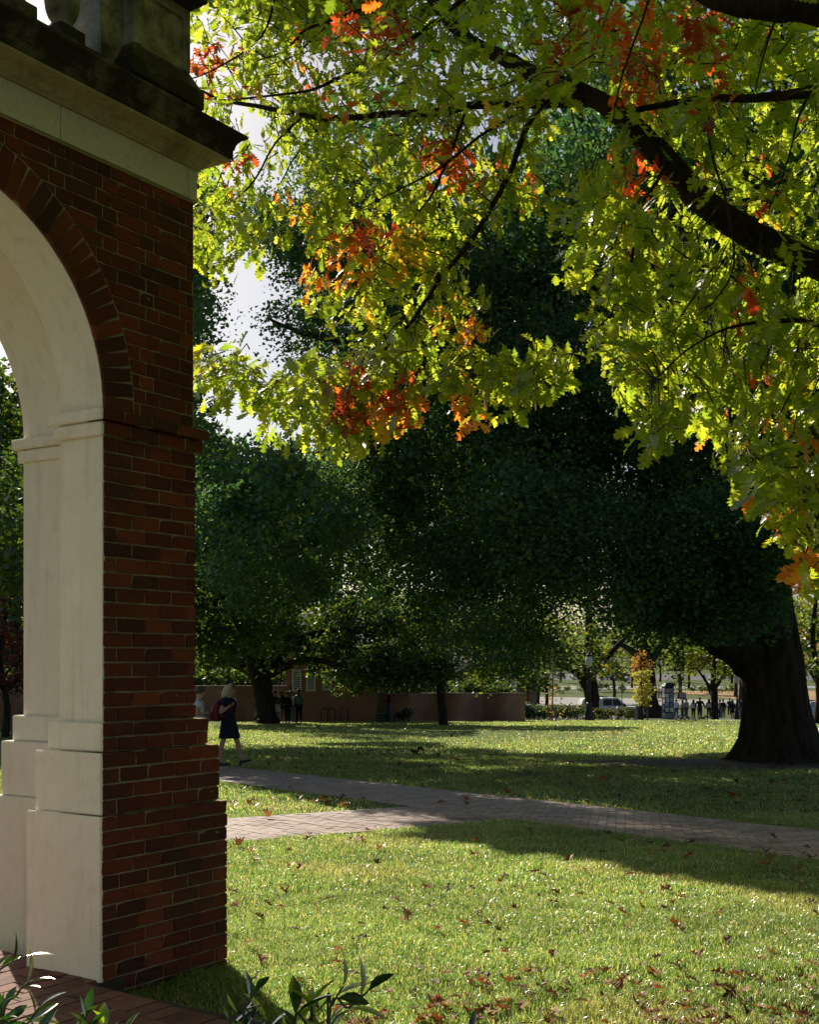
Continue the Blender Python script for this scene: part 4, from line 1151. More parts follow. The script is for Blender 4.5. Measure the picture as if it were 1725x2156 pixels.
tree('lawn_tree', 'young tree with straight dark trunk on the lawn before the wall', 934, 60,
     [(934, None, 26), (935, 1527, 21), (932, 1500, 18), (928, 1450, 17), (922, 1400, 13), (915, 1330, 8), (912, 1250, 4)],
     [[(928, 1440, 0, 8), (950, 1425, 0, 7), (985, 1405, 1, 5), (1020, 1390, 1, 3)], [(928, 1445, 0, 6), (945, 1420, -1, 5), (965, 1390, -1, 4), (980, 1350, -1, 2)], [(925, 1430, 0, 7), (890, 1400, 0, 5), (850, 1390, 0, 3)]],
     rb([(770, 1320), (860, 1240), (1000, 1240), (1120, 1310), (1135, 1440), (1000, 1442), (960, 1420), (890, 1438), (780, 1432)], 90, 26, 46, -2.5, 2.5) + rb([(880, 1270), (1000, 1270), (1000, 1400), (880, 1400)], 18, 26, 40, -1, 2.5) + rb([(980, 1270), (1130, 1270), (1130, 1425), (990, 1425)], 30, 26, 38, 0, 3), 210, .19, YG + DARK, [3, 2, 3, .3, 2, 2, 2], sunny=False)
tree('copper_tree', 'small tree with copper orange leaves above the lamp by the wall', 822, 92, [(822, None, 12), (822, 1480, 10), (824, 1420, 7), (826, 1370, 4)], [],
     rb([(770, 1365), (850, 1355), (900, 1400), (870, 1440), (790, 1440)], 14, 18, 30, -2, 2), 160, .22, [(.42, .20, .04), (.34, .22, .05), (.30, .12, .03)], None)
tree('leaning_tree', 'leaning dark tree with yellowing leaves behind the white truck hedge', 1247, 86,
     [(1247, None, 40), (1246, 1505, 34), (1246, 1470, 32), (1242, 1440, 32), (1238, 1400, 26), (1240, 1330, 18), (1240, 1240, 8)],
     [[(1236, 1450, 0, 20), (1222, 1425, 0, 17), (1205, 1412, 0, 12), (1170, 1400, 0, 6)], [(1245, 1420, 0, 18), (1290, 1370, 0, 12), (1330, 1330, 0, 6)]],
     rb([(1120, 1340), (1180, 1240), (1330, 1220), (1400, 1300), (1360, 1390), (1290, 1425), (1240, 1440), (1150, 1420)], 40, 30, 50, -4, 4), 150, .28, YG + DARK, [2, 2, 3, 2, 3, 3, 2])
tree('street_tree', 'stout dark street tree with flared foot behind the parked truck', 1372, 116,
     [(1372, None, 62), (1372, 1505, 52), (1368, 1490, 40), (1366, 1460, 34), (1364, 1420, 32), (1355, 1370, 28), (1345, 1320, 20), (1330, 1230, 8)],
     [[(1360, 1400, 0, 20), (1330, 1370, 0, 14), (1290, 1350, 0, 8)], [(1366, 1400, 0, 20), (1400, 1350, 0, 14), (1450, 1320, 0, 8)]],
     rb([(1270, 1300), (1330, 1180), (1480, 1180), (1520, 1300), (1480, 1400), (1420, 1425), (1390, 1400), (1330, 1380)], 40, 34, 54, -4, 4), 130, .34, [(.16, .17, .03), (.24, .22, .04), (.08, .12, .025), (.30, .24, .06)], None)
tree('plaza_tree', 'forked street tree with bright green leaves beside the crowd', 1506, 75.5,
     [(1506, None, 20), (1506, 1514, 17), (1505, 1490, 15), (1504, 1460, 15), (1502, 1430, 12), (1505, 1390, 8), (1510, 1340, 4)],
     [[(1502, 1455, 0, 9), (1490, 1440, 0, 7), (1480, 1425, 0, 5), (1465, 1405, 0, 3)], [(1505, 1450, 0, 9), (1518, 1430, 0, 7), (1530, 1400, 0, 4)], [(1503, 1475, 0, 6), (1492, 1450, .4, 5), (1482, 1420, .6, 3)]],
     rb([(1425, 1350), (1450, 1310), (1530, 1290), (1580, 1330), (1575, 1405), (1520, 1420), (1460, 1415)], 34, 18, 30, -2, 2), 190, .22, YG + [(.12, .22, .03)], [3, 3, 2, .3, 3])
tree('gold_sapling', 'slender sapling with pale yellow leaves turning orange at top', 1352, 71, [(1352, None, 5), (1352, 1500, 4), (1351, 1440, 3), (1350, 1390, 2)], [],
     [(1352, 1475, 0, 17, .9), (1345, 1455, 0, 20, .9), (1362, 1450, 0, 20, .9), (1350, 1430, 0, 22, .9), (1360, 1420, .3, 18), (1342, 1425, -.3, 16), (1352, 1465, .3, 22)], 500, .16, [(.42, .40, .10), (.36, .36, .07), (.50, .42, .12)], None)
tree('orange_sapling', 'young maple with orange top behind the yellow sapling', 1348, 73.5, [(1348, None, 5), (1348, 1450, 4), (1348, 1370, 2)], [],
     [(1346, 1395, 0, 20, .9), (1352, 1380, 0, 16, .9), (1362, 1402, 0, 16, .8), (1340, 1408, 0, 15, .8)], 420, .17, [(.50, .22, .05), (.46, .30, .07), (.42, .18, .05)], None)
# bare sapling with stakes
bs = empty('bare_sapling', gx(1163, 69.5), 0, 'nearly bare staked sapling standing at the end of the wall', 'tree')
O = Vector(bs.location)
mb = MB(); limb(mb, [(at(1163, 1519, 69.5) - O - Vector((0, 0, .2)), .055), (at(1163, 1490, 69.5) - O, .05), (at(1164, 1440, 69.5) - O, .035), (at(1165, 1390, 69.5) - O, .015)], 7); mb.build('trunk', simple('pale_bark', (.22, .18, .15), .9), bs, True)
mb = MB()
for k in range(34):
    t = rng.uniform(.25, 1); base = at(1163 + 2 * t, 1490 - 100 * t, 69.5) - O
    d = Vector((rng.uniform(-1, 1), rng.uniform(-1, 1), rng.uniform(.4, 1.3))).normalized() * rng.uniform(.5, 1.3)
    mb.tube([base, base + d * .55 + Vector((0, 0, .03)), base + d], [.014, .009, .004], 4, cap=False)
mb.build('branch', simple('pale_twig', (.30, .26, .23), .9), bs)
for sx in (1153, 1170):
    MB().tube([gx(sx + (6 if sx < 1160 else 0), 69.2) - O, at(sx - (4 if sx < 1160 else 0), 1487, 69.2) - O], .045, 6).build('stake', simple('stake_wood', (.20, .17, .13), .9), bs)
Pb = np.array([at(1163 + rng.normal() * 12, 1475 + rng.normal() * 22, 69.5 + rng.normal() * .5) for _ in range(90)])
crown('crown', Pb, .16, palette(90, [(.26, .22, .10), (.34, .18, .06)]), M_LEAF_FAR, bs)
for k, sx in enumerate((1341, 1363)):
    o = MB().tube([gx(sx, 70.6), at(sx, 1482, 70.6)], .04, 6).build('stake', simple('stake_wood_b', (.20, .16, .12), .9), None)
    o.parent = [x for x in COL.objects if x.name == 'gold_sapling'][0]; o.matrix_parent_inverse = Matrix.Translation(-Vector(o.parent.location))

# trees seen through the arch and beyond the right hand trunk, and the far wooded background
def bigtree(name, label, px, Y, h, rad, n, size, cs, wts, group=None, zlow=.22, dens=1.0):
    o = empty(name, gx(px, Y), 0, label, 'tree', group); O = o.location
    mb = MB(); limb(mb, [(Vector((0, 0, -.3)), .45 * h / 16), (Vector((.1, 0, h * .2)), .34 * h / 16), (Vector((-.2, .2, h * .5)), .24 * h / 16), (Vector((.1, 0, h * .85)), .08)], 9, .05); mb.build('trunk', M_BARK, o, True)
    for k in range(5):
        a = rng.uniform(0, 6.28); z0 = h * rng.uniform(.22, .55)
        e = Vector((math.cos(a) * rad * .75, math.sin(a) * rad * .75, z0 + h * rng.uniform(.08, .25)))
        mb = MB(); limb(mb, [(Vector((0, 0, z0)), .15 * h / 16), (e * .5 + Vector((0, 0, z0 * .5 + .4)), .1 * h / 16), (e, .03)], 6, .05); mb.build('branch', M_BARK, o, True)
    bl = []
    for _ in range(n):
        d = rng.normal(size=3); d /= np.linalg.norm(d); r_ = rng.random() ** .35
        z = h * (zlow + (1 - zlow) * .5) + d[2] * r_ * h * (1 - zlow) * .46
        taper = 1 - .45 * max(0, (z / h - .6) / .4)
        bl.append((O.x + d[0] * r_ * rad * taper, O.y + d[1] * r_ * rad * taper, O.z + z, rng.uniform(.09, .16) * h, None or .09 * h))
    P = blob_points(bl, dens * 60 * (.28 / size) ** 2)
    crown('crown', P, size, palette(len(P), cs, wts), M_LEAF_FAR, o, .3)
    return o
bigtree('pier_tree', 'dense dark tree just behind the brick pier', 300, 37, 10.2, 5.4, 90, .2, DARK, None, zlow=.16, dens=1.3)
bigtree('green_tree', 'green tree seen through the arch opening', -40, 46, 15, 4.2, 42, .26, DARK + YG[:2], [3, 3, 3, 2, 1], zlow=.32)
bigtree('yellow_green_tree', 'taller sunlit yellow green tree beyond the arch', 30, 60, 17, 4.5, 40, .28, YG + DARK, [3, 2, 3, .3, 2, 2, 2], zlow=.3)
bigtree('red_maple', 'low maple with dark red leaves seen through the arch', 8, 44, 5.6, 2.6, 30, .16, [(.13, .030, .035), (.20, .05, .05), (.10, .025, .03)], None, zlow=.25, dens=.9)
bigtree('right_tree', 'bright green tree beyond the huge trunk at the right edge', 1722, 62, 9, 3.4, 34, .24, YG + DARK, [3, 2, 3, .6, 2, 2, 2], zlow=.24)
bigtree('amber_tree', 'amber leaved tree behind the bright green one at right', 1790, 96, 10, 4.5, 30, .32, [(.40, .26, .05), (.30, .24, .05), (.50, .22, .04)], None, zlow=.2)
spec = [(440, 104, 15), (560, 118, 16), (690, 124, 13), (800, 130, 15), (930, 136, 14), (1030, 128, 15), (1130, 150, 14), (1560, 150, 15), (1680, 140, 14), (1800, 150, 15), (300, 110, 16), (150, 90, 15), (10, 95, 18), (-120, 80, 16), (1250, 200, 10), (1450, 215, 10), (1105, 240, 9), (1180, 270, 11), (1330, 225, 9), (1540, 205, 10), (1390, 275, 10), (1150, 142, 8.5), (1292, 152, 9), (1432, 186, 10), (1548, 172, 10)]
LBL = ['tall tree standing behind the wall, leftmost of the background row', 'tall background tree directly above the group of students', 'background tree above the white louvred windows', 'background tree above the lamp before the wall', 'background tree behind the young lawn tree', 'background tree rising behind the white columns', 'background tree behind the small brick arch building', 'background tree behind the crowd and the forked street tree', 'background tree directly behind the huge dark trunk', 'background tree past the right edge trees', 'background tree hidden behind the brick pier', 'background tree between pier and arch opening', 'tallest background tree in the arch opening', 'background tree left of the arch opening', 'small far tree beyond the road above the truck', 'small far tree beyond the road above the crowd', 'small far tree beside the road near the arched brick building', 'small far tree beyond the road above the bare sapling', 'small far tree beyond the road above the yellow sapling', 'small far tree beyond the road above the forked tree', 'small far tree beyond the road above the poster pillar', 'sunlit yellow green tree beyond the hedge left of the leaning tree', 'sunlit yellow green tree beyond the truck roof', 'sunlit yellow green tree beyond the far bench', 'sunlit yellow green tree beyond the white globe lamp']
for (px, Y, h), lb in zip(spec, LBL):
    bigtree('background_tree', lb, px, Y, h, h * .30, 26, .42, DARK + YG, [3, 3, 3, 2, 1.5, 2, 1] if px < 1100 else [1, 1, 1.5, 3, 3, 2, 2], 'trees beyond the lawn', zlow=.30 if px < 1100 or px > 1540 else .2)
# far wood on the hill: one mass
Pw = []
for _ in range(420):
    x = rng.uniform(-260, 330); y = rng.uniform(345, 520)
    Pw.append((x, y, gzf(y) + rng.uniform(4, 13), rng.uniform(5, 8), rng.uniform(4, 6)))
P = blob_points(Pw, 2.6)
o = crown('far_wood', P, 1.5, palette(len(P), DARK + YG, [3, 3, 3, 1, 1, 2, 1]), M_LEAF_FAR, None, sunny=False); setp(o, 'wooded hill far beyond the road', None, None, 'stuff')

# ------------------------------------------------------------------ shrubs and hedges
def shrub(name, label, px, Y, w, h, cs, size=.14, n=12, dens=420, cat='shrub', group=None, dp=.8):
    o = empty(name, gx(px, Y), 0, label, cat, group); O = o.location
    bl = [(O.x + rng.uniform(-.5, .5) * w, O.y + rng.uniform(-.5, .5) * dp, O.z + h * rng.uniform(.25, .72), h * .36, h * .30) for _ in range(n)]
    P = blob_points(bl, dens)
    P = P[P[:, 2] > gz(P[:, 1])]
    crown('foliage', P, size, palette(len(P), cs), M_LEAF_FAR, o, .2, sunny=False)
    mb = MB()
    for _ in range(10):
        x = rng.uniform(-.5, .5) * w
        mb.tube([(x, 0, -.05), (x + rng.uniform(-.2, .2), rng.uniform(-.2, .2), h * .6)], [.03, .01], 4, cap=False)
    mb.build('stem', M_TWIG, o)['kind'] = 'stuff'
    return o
shrub('bluish_shrub', 'bluish green shrub at the right end of the brick wall', 1122, 73, 1.5, 1.2, [(.05, .085, .06), (.08, .12, .09)], .15, 14)
shrub('hedge', 'dark low hedge between the wall and the lamp post', 1180, 73.5, 3.2, 1.0, [(.03, .05, .02), (.05, .075, .025)], .14, 30, cat='hedge')
shrub('hedge', 'clipped hedge with sunlit leaf tips in front of the white truck', 1288, 73.5, 2.3, .85, [(.04, .065, .02), (.16, .15, .06)], .14, 24, cat='hedge')  # pale second leaf colour stands in for sun on the hedge top
shrub('tawny_shrub', 'small tawny shrub behind the hedge by the truck tail', 1212, 84, 1.4, 1.1, [(.22, .18, .06), (.16, .15, .05)], .15, 8)
shrub('dark_shrub', 'dark rounded shrub at the foot of the wall', 848, 67.4, .7, .85, [(.02, .03, .014)], .12, 9)
for k, (px, lb) in enumerate(((1150, 'far low hedge beyond the bare sapling'), (1200, 'far low hedge left of the leaning tree trunk'), (1290, 'far low hedge above the truck cab'), (1460, 'far low hedge above the pale blue shirted person'), (1535, 'far low hedge above the person in printed shirt'))):
    shrub('hedge', lb, px, 185 + 6 * (k % 3), 5.5, 1.6, DARK + [(.16, .17, .04)], .34, 14, 60, cat='hedge', dp=1.5)
for k, px in enumerate((1432, 1452, 1474, 1486)):
    shrub('ground_shrub', ['low planting before the crowd, under the white shirted person', 'low planting before the crowd, under the grey shirted person', 'low planting before the crowd, under the black coated person', 'low planting before the crowd, beside the forked tree'][k], px, 74, .6, .3, [(.08, .10, .03), (.14, .14, .05), (.05, .06, .02)], .12, 6, 500, group='low plants along the street')

for px, Y, w, h, lb in ((440, 74, 5, 3.6, 'dark tall bush behind the wall just right of the pier'), (510, 75, 5, 3.9, 'dark tall bush behind the wall left of the broad trunk'), (590, 76, 4, 3.8, 'dark tall bush behind the wall right of the broad trunk'), (780, 80, 4.5, 3.6, 'tall bush behind the low wall above the lamp'), (880, 79, 5, 3.2, 'tall bush behind the low wall left of the young lawn tree'), (1000, 80, 4, 3.0, 'tall bush behind the low wall before the white columns'), (-60, 58, 6, 3.4, 'dark bush behind the wall in the arch opening')):
    shrub('tall_bush', lb, px, Y, w, h, DARK + [(.14, .18, .03)], .24, 26, 150, cat='bush', dp=1.6)

# ------------------------------------------------------------------ walls and buildings beyond the lawn
def wallbrick(name, sc, stops, patch):
    m, n, l, b = newmat(name)
    tc = n.new('ShaderNodeTexCoord')
    bt = n.new('ShaderNodeTexBrick'); bt.inputs['Scale'].default_value = 1
    bt.inputs['Brick Width'].default_value = .215; bt.inputs['Row Height'].default_value = .078; bt.inputs['Mortar Size'].default_value = .010
    bt.inputs['Color1'].default_value = rgb(stops[0]); bt.inputs['Color2'].default_value = rgb(stops[1]); bt.inputs['Mortar'].default_value = rgb(stops[2])
    l.new(tc.outputs['UV'], bt.inputs['Vector'])
    t = nz(n, l, .9, 5, .65); t2 = nz(n, l, 7, 5, .65)
    c = mix(n, l, ramp(n, l, t.outputs[0], [(.45, (0, 0, 0)), (.68, (.75, .75, .75))]).outputs[0], bt.outputs[0], patch)
    c = mix(n, l, ramp(n, l, t2.outputs[0], [(.4, (0, 0, 0)), (.75, (.5, .5, .5))]).outputs[0], c, stops[3])
    l.new(c, b.inputs['Base Color']); b.inputs['Roughness'].default_value = .9
    bump(n, l, b, bt.outputs['Fac'], -.6, .01)
    return m
M_WALL = wallbrick('old_wall_brick', 1, [(.27, .085, .05), (.37, .135, .085), (.42, .32, .25), (.20, .085, .06)], (.46, .33, .27))
M_WALL2 = wallbrick('building_brick', 1, [(.28, .085, .05), (.37, .125, .075), (.42, .30, .23), (.24, .085, .055)], (.40, .22, .16))
M_CAP = simple('wall_coping', (.36, .29, .24), .9, var=.3)
M_WHITE = simple('white_paint', (.74, .74, .76), .5, var=.06)
def uvwall(name, path, h, mat, parent, th=.22, zdrop=.25, cap=True, ztop=None):
    """brick wall along a ground path: front, back and top with metre UVs"""
    pts = [Vector((x, y)) for x, y in path]
    s = [0]
    for a, b in zip(pts[:-1], pts[1:]): s.append(s[-1] + (b - a).length)
    bm = bmesh.new(); uvl = bm.loops.layers.uv.new('UVMap')
    for side in (0, 1):
        prevv = None
        for i, p in enumerate(pts):
            d = (pts[min(i + 1, len(pts) - 1)] - pts[max(i - 1, 0)]).normalized(); nrm = Vector((d.y, -d.x))
            q = p + nrm * (th / 2 if side == 0 else -th / 2)
            zt = ztop if ztop is not None else gzf(p.y) + h
            col = [bm.verts.new((q.x, q.y, gzf(p.y) - zdrop)), bm.verts.new((q.x, q.y, zt))]
            if prevv:
                f = bm.faces.new((prevv[0], col[0], col[1], prevv[1]) if side == 0 else (col[0], prevv[0], prevv[1], col[1]))
                for lp in f.loops:
                    v = lp.vert; ss = s[i] if v in col else s[i - 1]
                    lp[uvl].uv = (ss, v.co.z)
            prevv = col
    bm.verts.ensure_lookup_table()
    n = len(pts)
    for e in (0, n - 1):
        f = bm.faces.new((bm.verts[2 * e], bm.verts[2 * (n + e)], bm.verts[2 * (n + e) + 1], bm.verts[2 * e + 1]))
        for lp in f.loops: lp[uvl].uv = (lp.vert.co.y, lp.vert.co.z)
    for i in range(n - 1):
        f = bm.faces.new((bm.verts[2 * i + 1], bm.verts[2 * i + 3], bm.verts[2 * (n + i) + 3], bm.verts[2 * (n + i) + 1]))
        for lp in f.loops: lp[uvl].uv = (lp.vert.co.x, lp.vert.co.y)
    bmesh.ops.recalc_face_normals(bm, faces=bm.faces[:])
    me = bpy.data.meshes.new(name); bm.to_mesh(me); bm.free()
    o = link(name, me, parent, mat)
    if cap:
        mb = MB()
        for i in range(n - 1):
            a, b = pts[i], pts[i + 1]; d = (b - a).normalized(); nr = Vector((d.y, -d.x)) * (th / 2 + .04)
            za = (ztop if ztop is not None else gzf(a.y) + h) - .004; zb = (ztop if ztop is not None else gzf(b.y) + h) - .004
            vs = [(a.x + nr.x, a.y + nr.y, za), (b.x + nr.x, b.y + nr.y, zb), (b.x - nr.x, b.y - nr.y, zb), (a.x - nr.x, a.y - nr.y, za)]
            mb.add(vs + [(x, y, z + .06) for x, y, z in vs], [(3, 2, 1, 0), (4, 5, 6, 7), (0, 1, 5, 4), (2, 3, 7, 6)] + ([(3, 0, 4, 7)] if i == 0 else []) + ([(1, 2, 6, 5)] if i == n - 2 else []))
        mb.build('coping', M_CAP, parent)
    return o
def wx(px, Y): return ((px - CXP) / FPX * Y, Y)
gw = empty('garden_wall', (0, 0, 0), 0, 'low serpentine brick wall with pale coping behind the lawn tree', 'wall')
path = []
for t in np.linspace(0, 1, 60):
    px = 790 + (1102 - 790) * t
    path.append(wx(px, 69.5 + .65 * math.sin(t * 3 * 2 * math.pi * .98 + .8)))
uvwall('wall', path, 1.55, M_WALL, gw)
gw2 = empty('garden_wall', (0, 0, 0), 0, 'taller shaded brick wall behind the walking woman and broad tree', 'wall')
uvwall('wall', [wx(px, 69.3 + .4 * math.sin(px * .05)) for px in range(330, 611, 10)], 1.97, M_WALL, gw2)
gw3 = empty('garden_wall', (0, 0, 0), 0, 'dark brick wall seen through the arch opening', 'wall')
uvwall('wall', [wx(px, 52 + .3 * math.sin(px * .04)) for px in range(-170, 200, 10)], 1.75, M_WALL, gw3)
bd = empty('brick_house', (0, 0, 0), 0, 'old brick house with white louvred windows behind the students', 'building')
p0, p1 = wx(602, 69.2), wx(793, 69.2)
zt = gzf(69.2) + 4.2
uvwall('wall', [(p0[0], 69.2), (p1[0], 69.2)], 4.2, M_WALL2, bd, .4, cap=False)
uvwall('wall', [(p1[0] - .1, 69.3), (p1[0] - .1, 77)], 5.2, M_WALL2, bd, .3, cap=False, ztop=zt)
uvwall('wall', [(p0[0] + .1, 77), (p0[0] + .1, 69.3)], 5.2, M_WALL2, bd, .3, cap=False, ztop=zt)
M_SLATE = simple('slate_roof', (.05, .05, .055), .8)
MB().add([(p0[0] - .3, 68.7, zt - .05), (p1[0] + .3, 68.7, zt - .05), (p1[0] + .3, 73.2, zt + 2.2), (p0[0] - .3, 73.2, zt + 2.2), (p0[0] - .3, 77.5, zt - .05), (p1[0] + .3, 77.5, zt - .05)],
         [(0, 1, 2, 3), (3, 2, 5, 4), (0, 3, 4), (1, 5, 2)]).build('roof', M_SLATE, bd)
for pxw, yb in ((624.5, 1456), (654.5, 1455), (688.5, 1453.5), (713.5, 1452.5)):
    w = empty('window', at(pxw, yb, 68.97)); w.parent = bd
    fw, fh = .42, 1.25
    mb = MB()
    for a in ((-fw / 2 - .05, -fw / 2 + .03), (fw / 2 - .03, fw / 2 + .05)): mb.box(a[0], a[1], -.05, .02, 0, fh)
    mb.box(-fw / 2 + .03, fw / 2 - .03, -.05, .02, 0, .07); mb.box(-fw / 2 + .03, fw / 2 - .03, -.05, .02, fh - .07, fh)
    mb.build('frame', M_WHITE, w)
    mb = MB()
    z = .1
    while z < fh - .1:
        mb.add([(-fw / 2 + .035, -.045, z), (fw / 2 - .035, -.045, z), (fw / 2 - .035, .0, z + .055), (-fw / 2 + .035, .0, z + .055)], [(0, 1, 2, 3)]); z += .10
    sl = mb.build('slats', M_WHITE, w); sl['kind'] = 'stuff'
    MB().box(-fw / 2, fw / 2, .0, .015, .02, fh - .02).build('recess', simple('dark_recess', (.02, .02, .02), .9), w)
# white columned front and the small arched brick building
pt = empty('columned_portico', (0, 0, 0), 0, 'brick building front with a row of white columns behind the wall', 'building')
Yp = 96
zpb = gzf(Yp)
for pxc, r in ((936, .19), (962, .20), (1022, .20), (1042, .20), (1066, .22), (1083, .22)):
    c = gx(pxc, Yp)
    MB().lathe([(r * 1.35, 0), (r * 1.35, .12), (r * 1.15, .2), (r, .3), (r * .98, 1.5), (r * .86, 3.5), (r * 1.1, 3.6), (r * 1.2, 3.7), (r * 1.2, 3.82)], 16, (c.x, c.y, c.z)).build('column', M_WHITE, pt, True)
a, b_ = wx(915, Yp)[0], wx(1090, Yp)[0]
MB().box(a, b_, Yp - .35, Yp + .35, zpb + 3.83, zpb + 4.4).build('entablature', M_WHITE, pt)
uvwall('wall', [(a, Yp + 2.6), (b_, Yp + 2.6)], 4.5, M_WALL2, pt, .4, cap=False)
MB().add([(a - .4, Yp - .8, zpb + 4.4), (b_ + .4, Yp - .8, zpb + 4.4), (b_ + .4, Yp + 5, zpb + 6.4), (a - .4, Yp + 5, zpb + 6.4), (a - .4, Yp + 10, zpb + 4.4), (b_ + .4, Yp + 10, zpb + 4.4)], [(0, 1, 2, 3), (3, 2, 5, 4), (0, 3, 4), (1, 5, 2)]).build('roof', M_SLATE, pt)
M_ORB = wallbrick('orange_brick', 1, [(.36, .12, .055), (.42, .15, .07), (.40, .28, .2), (.34, .11, .05)], (.36, .14, .07))
ab = empty('arched_pavilion', (0, 0, 0), 0, 'small red brick building with round arched opening and cream band', 'building')
Ya = 100; za = gzf(Ya)
xa, xb = wx(1090, Ya)[0], wx(1130, Ya)[0]
mb = MB(); arch_wall(mb, xa, xb, xa + .42, xa + 1.02, .3, za + 2.1, za - .2, za + 4.3, Ya, Ya + .4, 10)
mb.build('wall', M_ORB, ab)
MB().box(xb - .38, xb - .002, Ya + .402, Ya + 5, za - .2, za + 4.3).build('side_wall', M_ORB, ab)
MB().box(xa, xb - .4, Ya + 2.5, Ya + 2.8, za - .2, za + 4.3).build('inner_wall', M_ORB, ab)
MB().box(xa - .05, xb + .06, Ya - .06, Ya + 5, za + 4.3, za + 4.95).build('cream_band', simple('cream_band', (.55, .46, .33), .8), ab)
MB().box(xa + .04, xb + .05, Ya - .05, Ya - .002, za + 1.22, za + 1.32).build('string_course', M_ORB, ab)
# wall and window trim behind the arch, seen as a white leaf
MB().box(xa + .55, xa + .85, Ya + 1.2, Ya + 1.26, za + 1.45, za + 2.4).build('door_panel', M_WHITE, ab)

# ------------------------------------------------------------------ people
SKIN = {'fair': simple('skin_fair', (.50, .28, .20), .55, var=.06), 'tan': simple('skin_tan', (.34, .18, .11), .55, var=.06), 'dark': simple('skin_dark', (.14, .075, .05), .55, var=.06)}
_cloth = {}
def cloth(c, rough=.85):
    k = tuple(c)
    if k not in _cloth: _cloth[k] = simple('cloth_%s' % 'abcdefghijklmnopqrstuvwxyz'[len(_cloth) % 26], c, rough, var=.12, scale=30, spec=.25)
    return _cloth[k]
def skin_mesh(name, J, E, mat, parent, root=0, sub=2):
    """J: list of (x,y,z,rx[,ry]); one continuous skinned surface"""
    me = bpy.data.meshes.new(name)
    me.from_pydata([j[:3] for j in J], E, [])
    o = link(name, me, parent, mat)
    md = o.modifiers.new('skin', 'SKIN'); md.use_smooth_shade = True
    sv = me.skin_vertices[0].data
    for i, j in enumerate(J):
        sv[i].radius = (j[3], j[4] if len(j) > 4 else j[3])
        sv[i].use_root = (i == root)
    md.branch_smoothing = .3
    ss = o.modifiers.new('sub', 'SUBSURF'); ss.levels = sub; ss.render_levels = sub
    return o
def ell_rings(rows, n=18):
    """rows: (cx, cy, z, rx, ry)"""
    return [[(cx + rx * math.cos(2 * math.pi * k / n), cy + ry * math.sin(2 * math.pi * k / n), z) for k in range(n)] for cx, cy, z, rx, ry in rows]
STAND = dict(pel=(0, 0, .95), chest=(0, 0, 1.30), neck=(0, 0, 1.46), head=(0, .02, 1.60),
             sl=(-.18, 0, 1.39), el=(-.23, -.03, 1.12), wl=(-.24, .04, .88), sr=(.18, 0, 1.39), er=(.23, -.03, 1.12), wr=(.24, .04, .88),
             hl=(-.09, 0, .90), kl=(-.10, .02, .50), al=(-.10, -.02, .09), hr=(.09, 0, .90), kr=(.10, .02, .50), ar=(.10, -.02, .09))
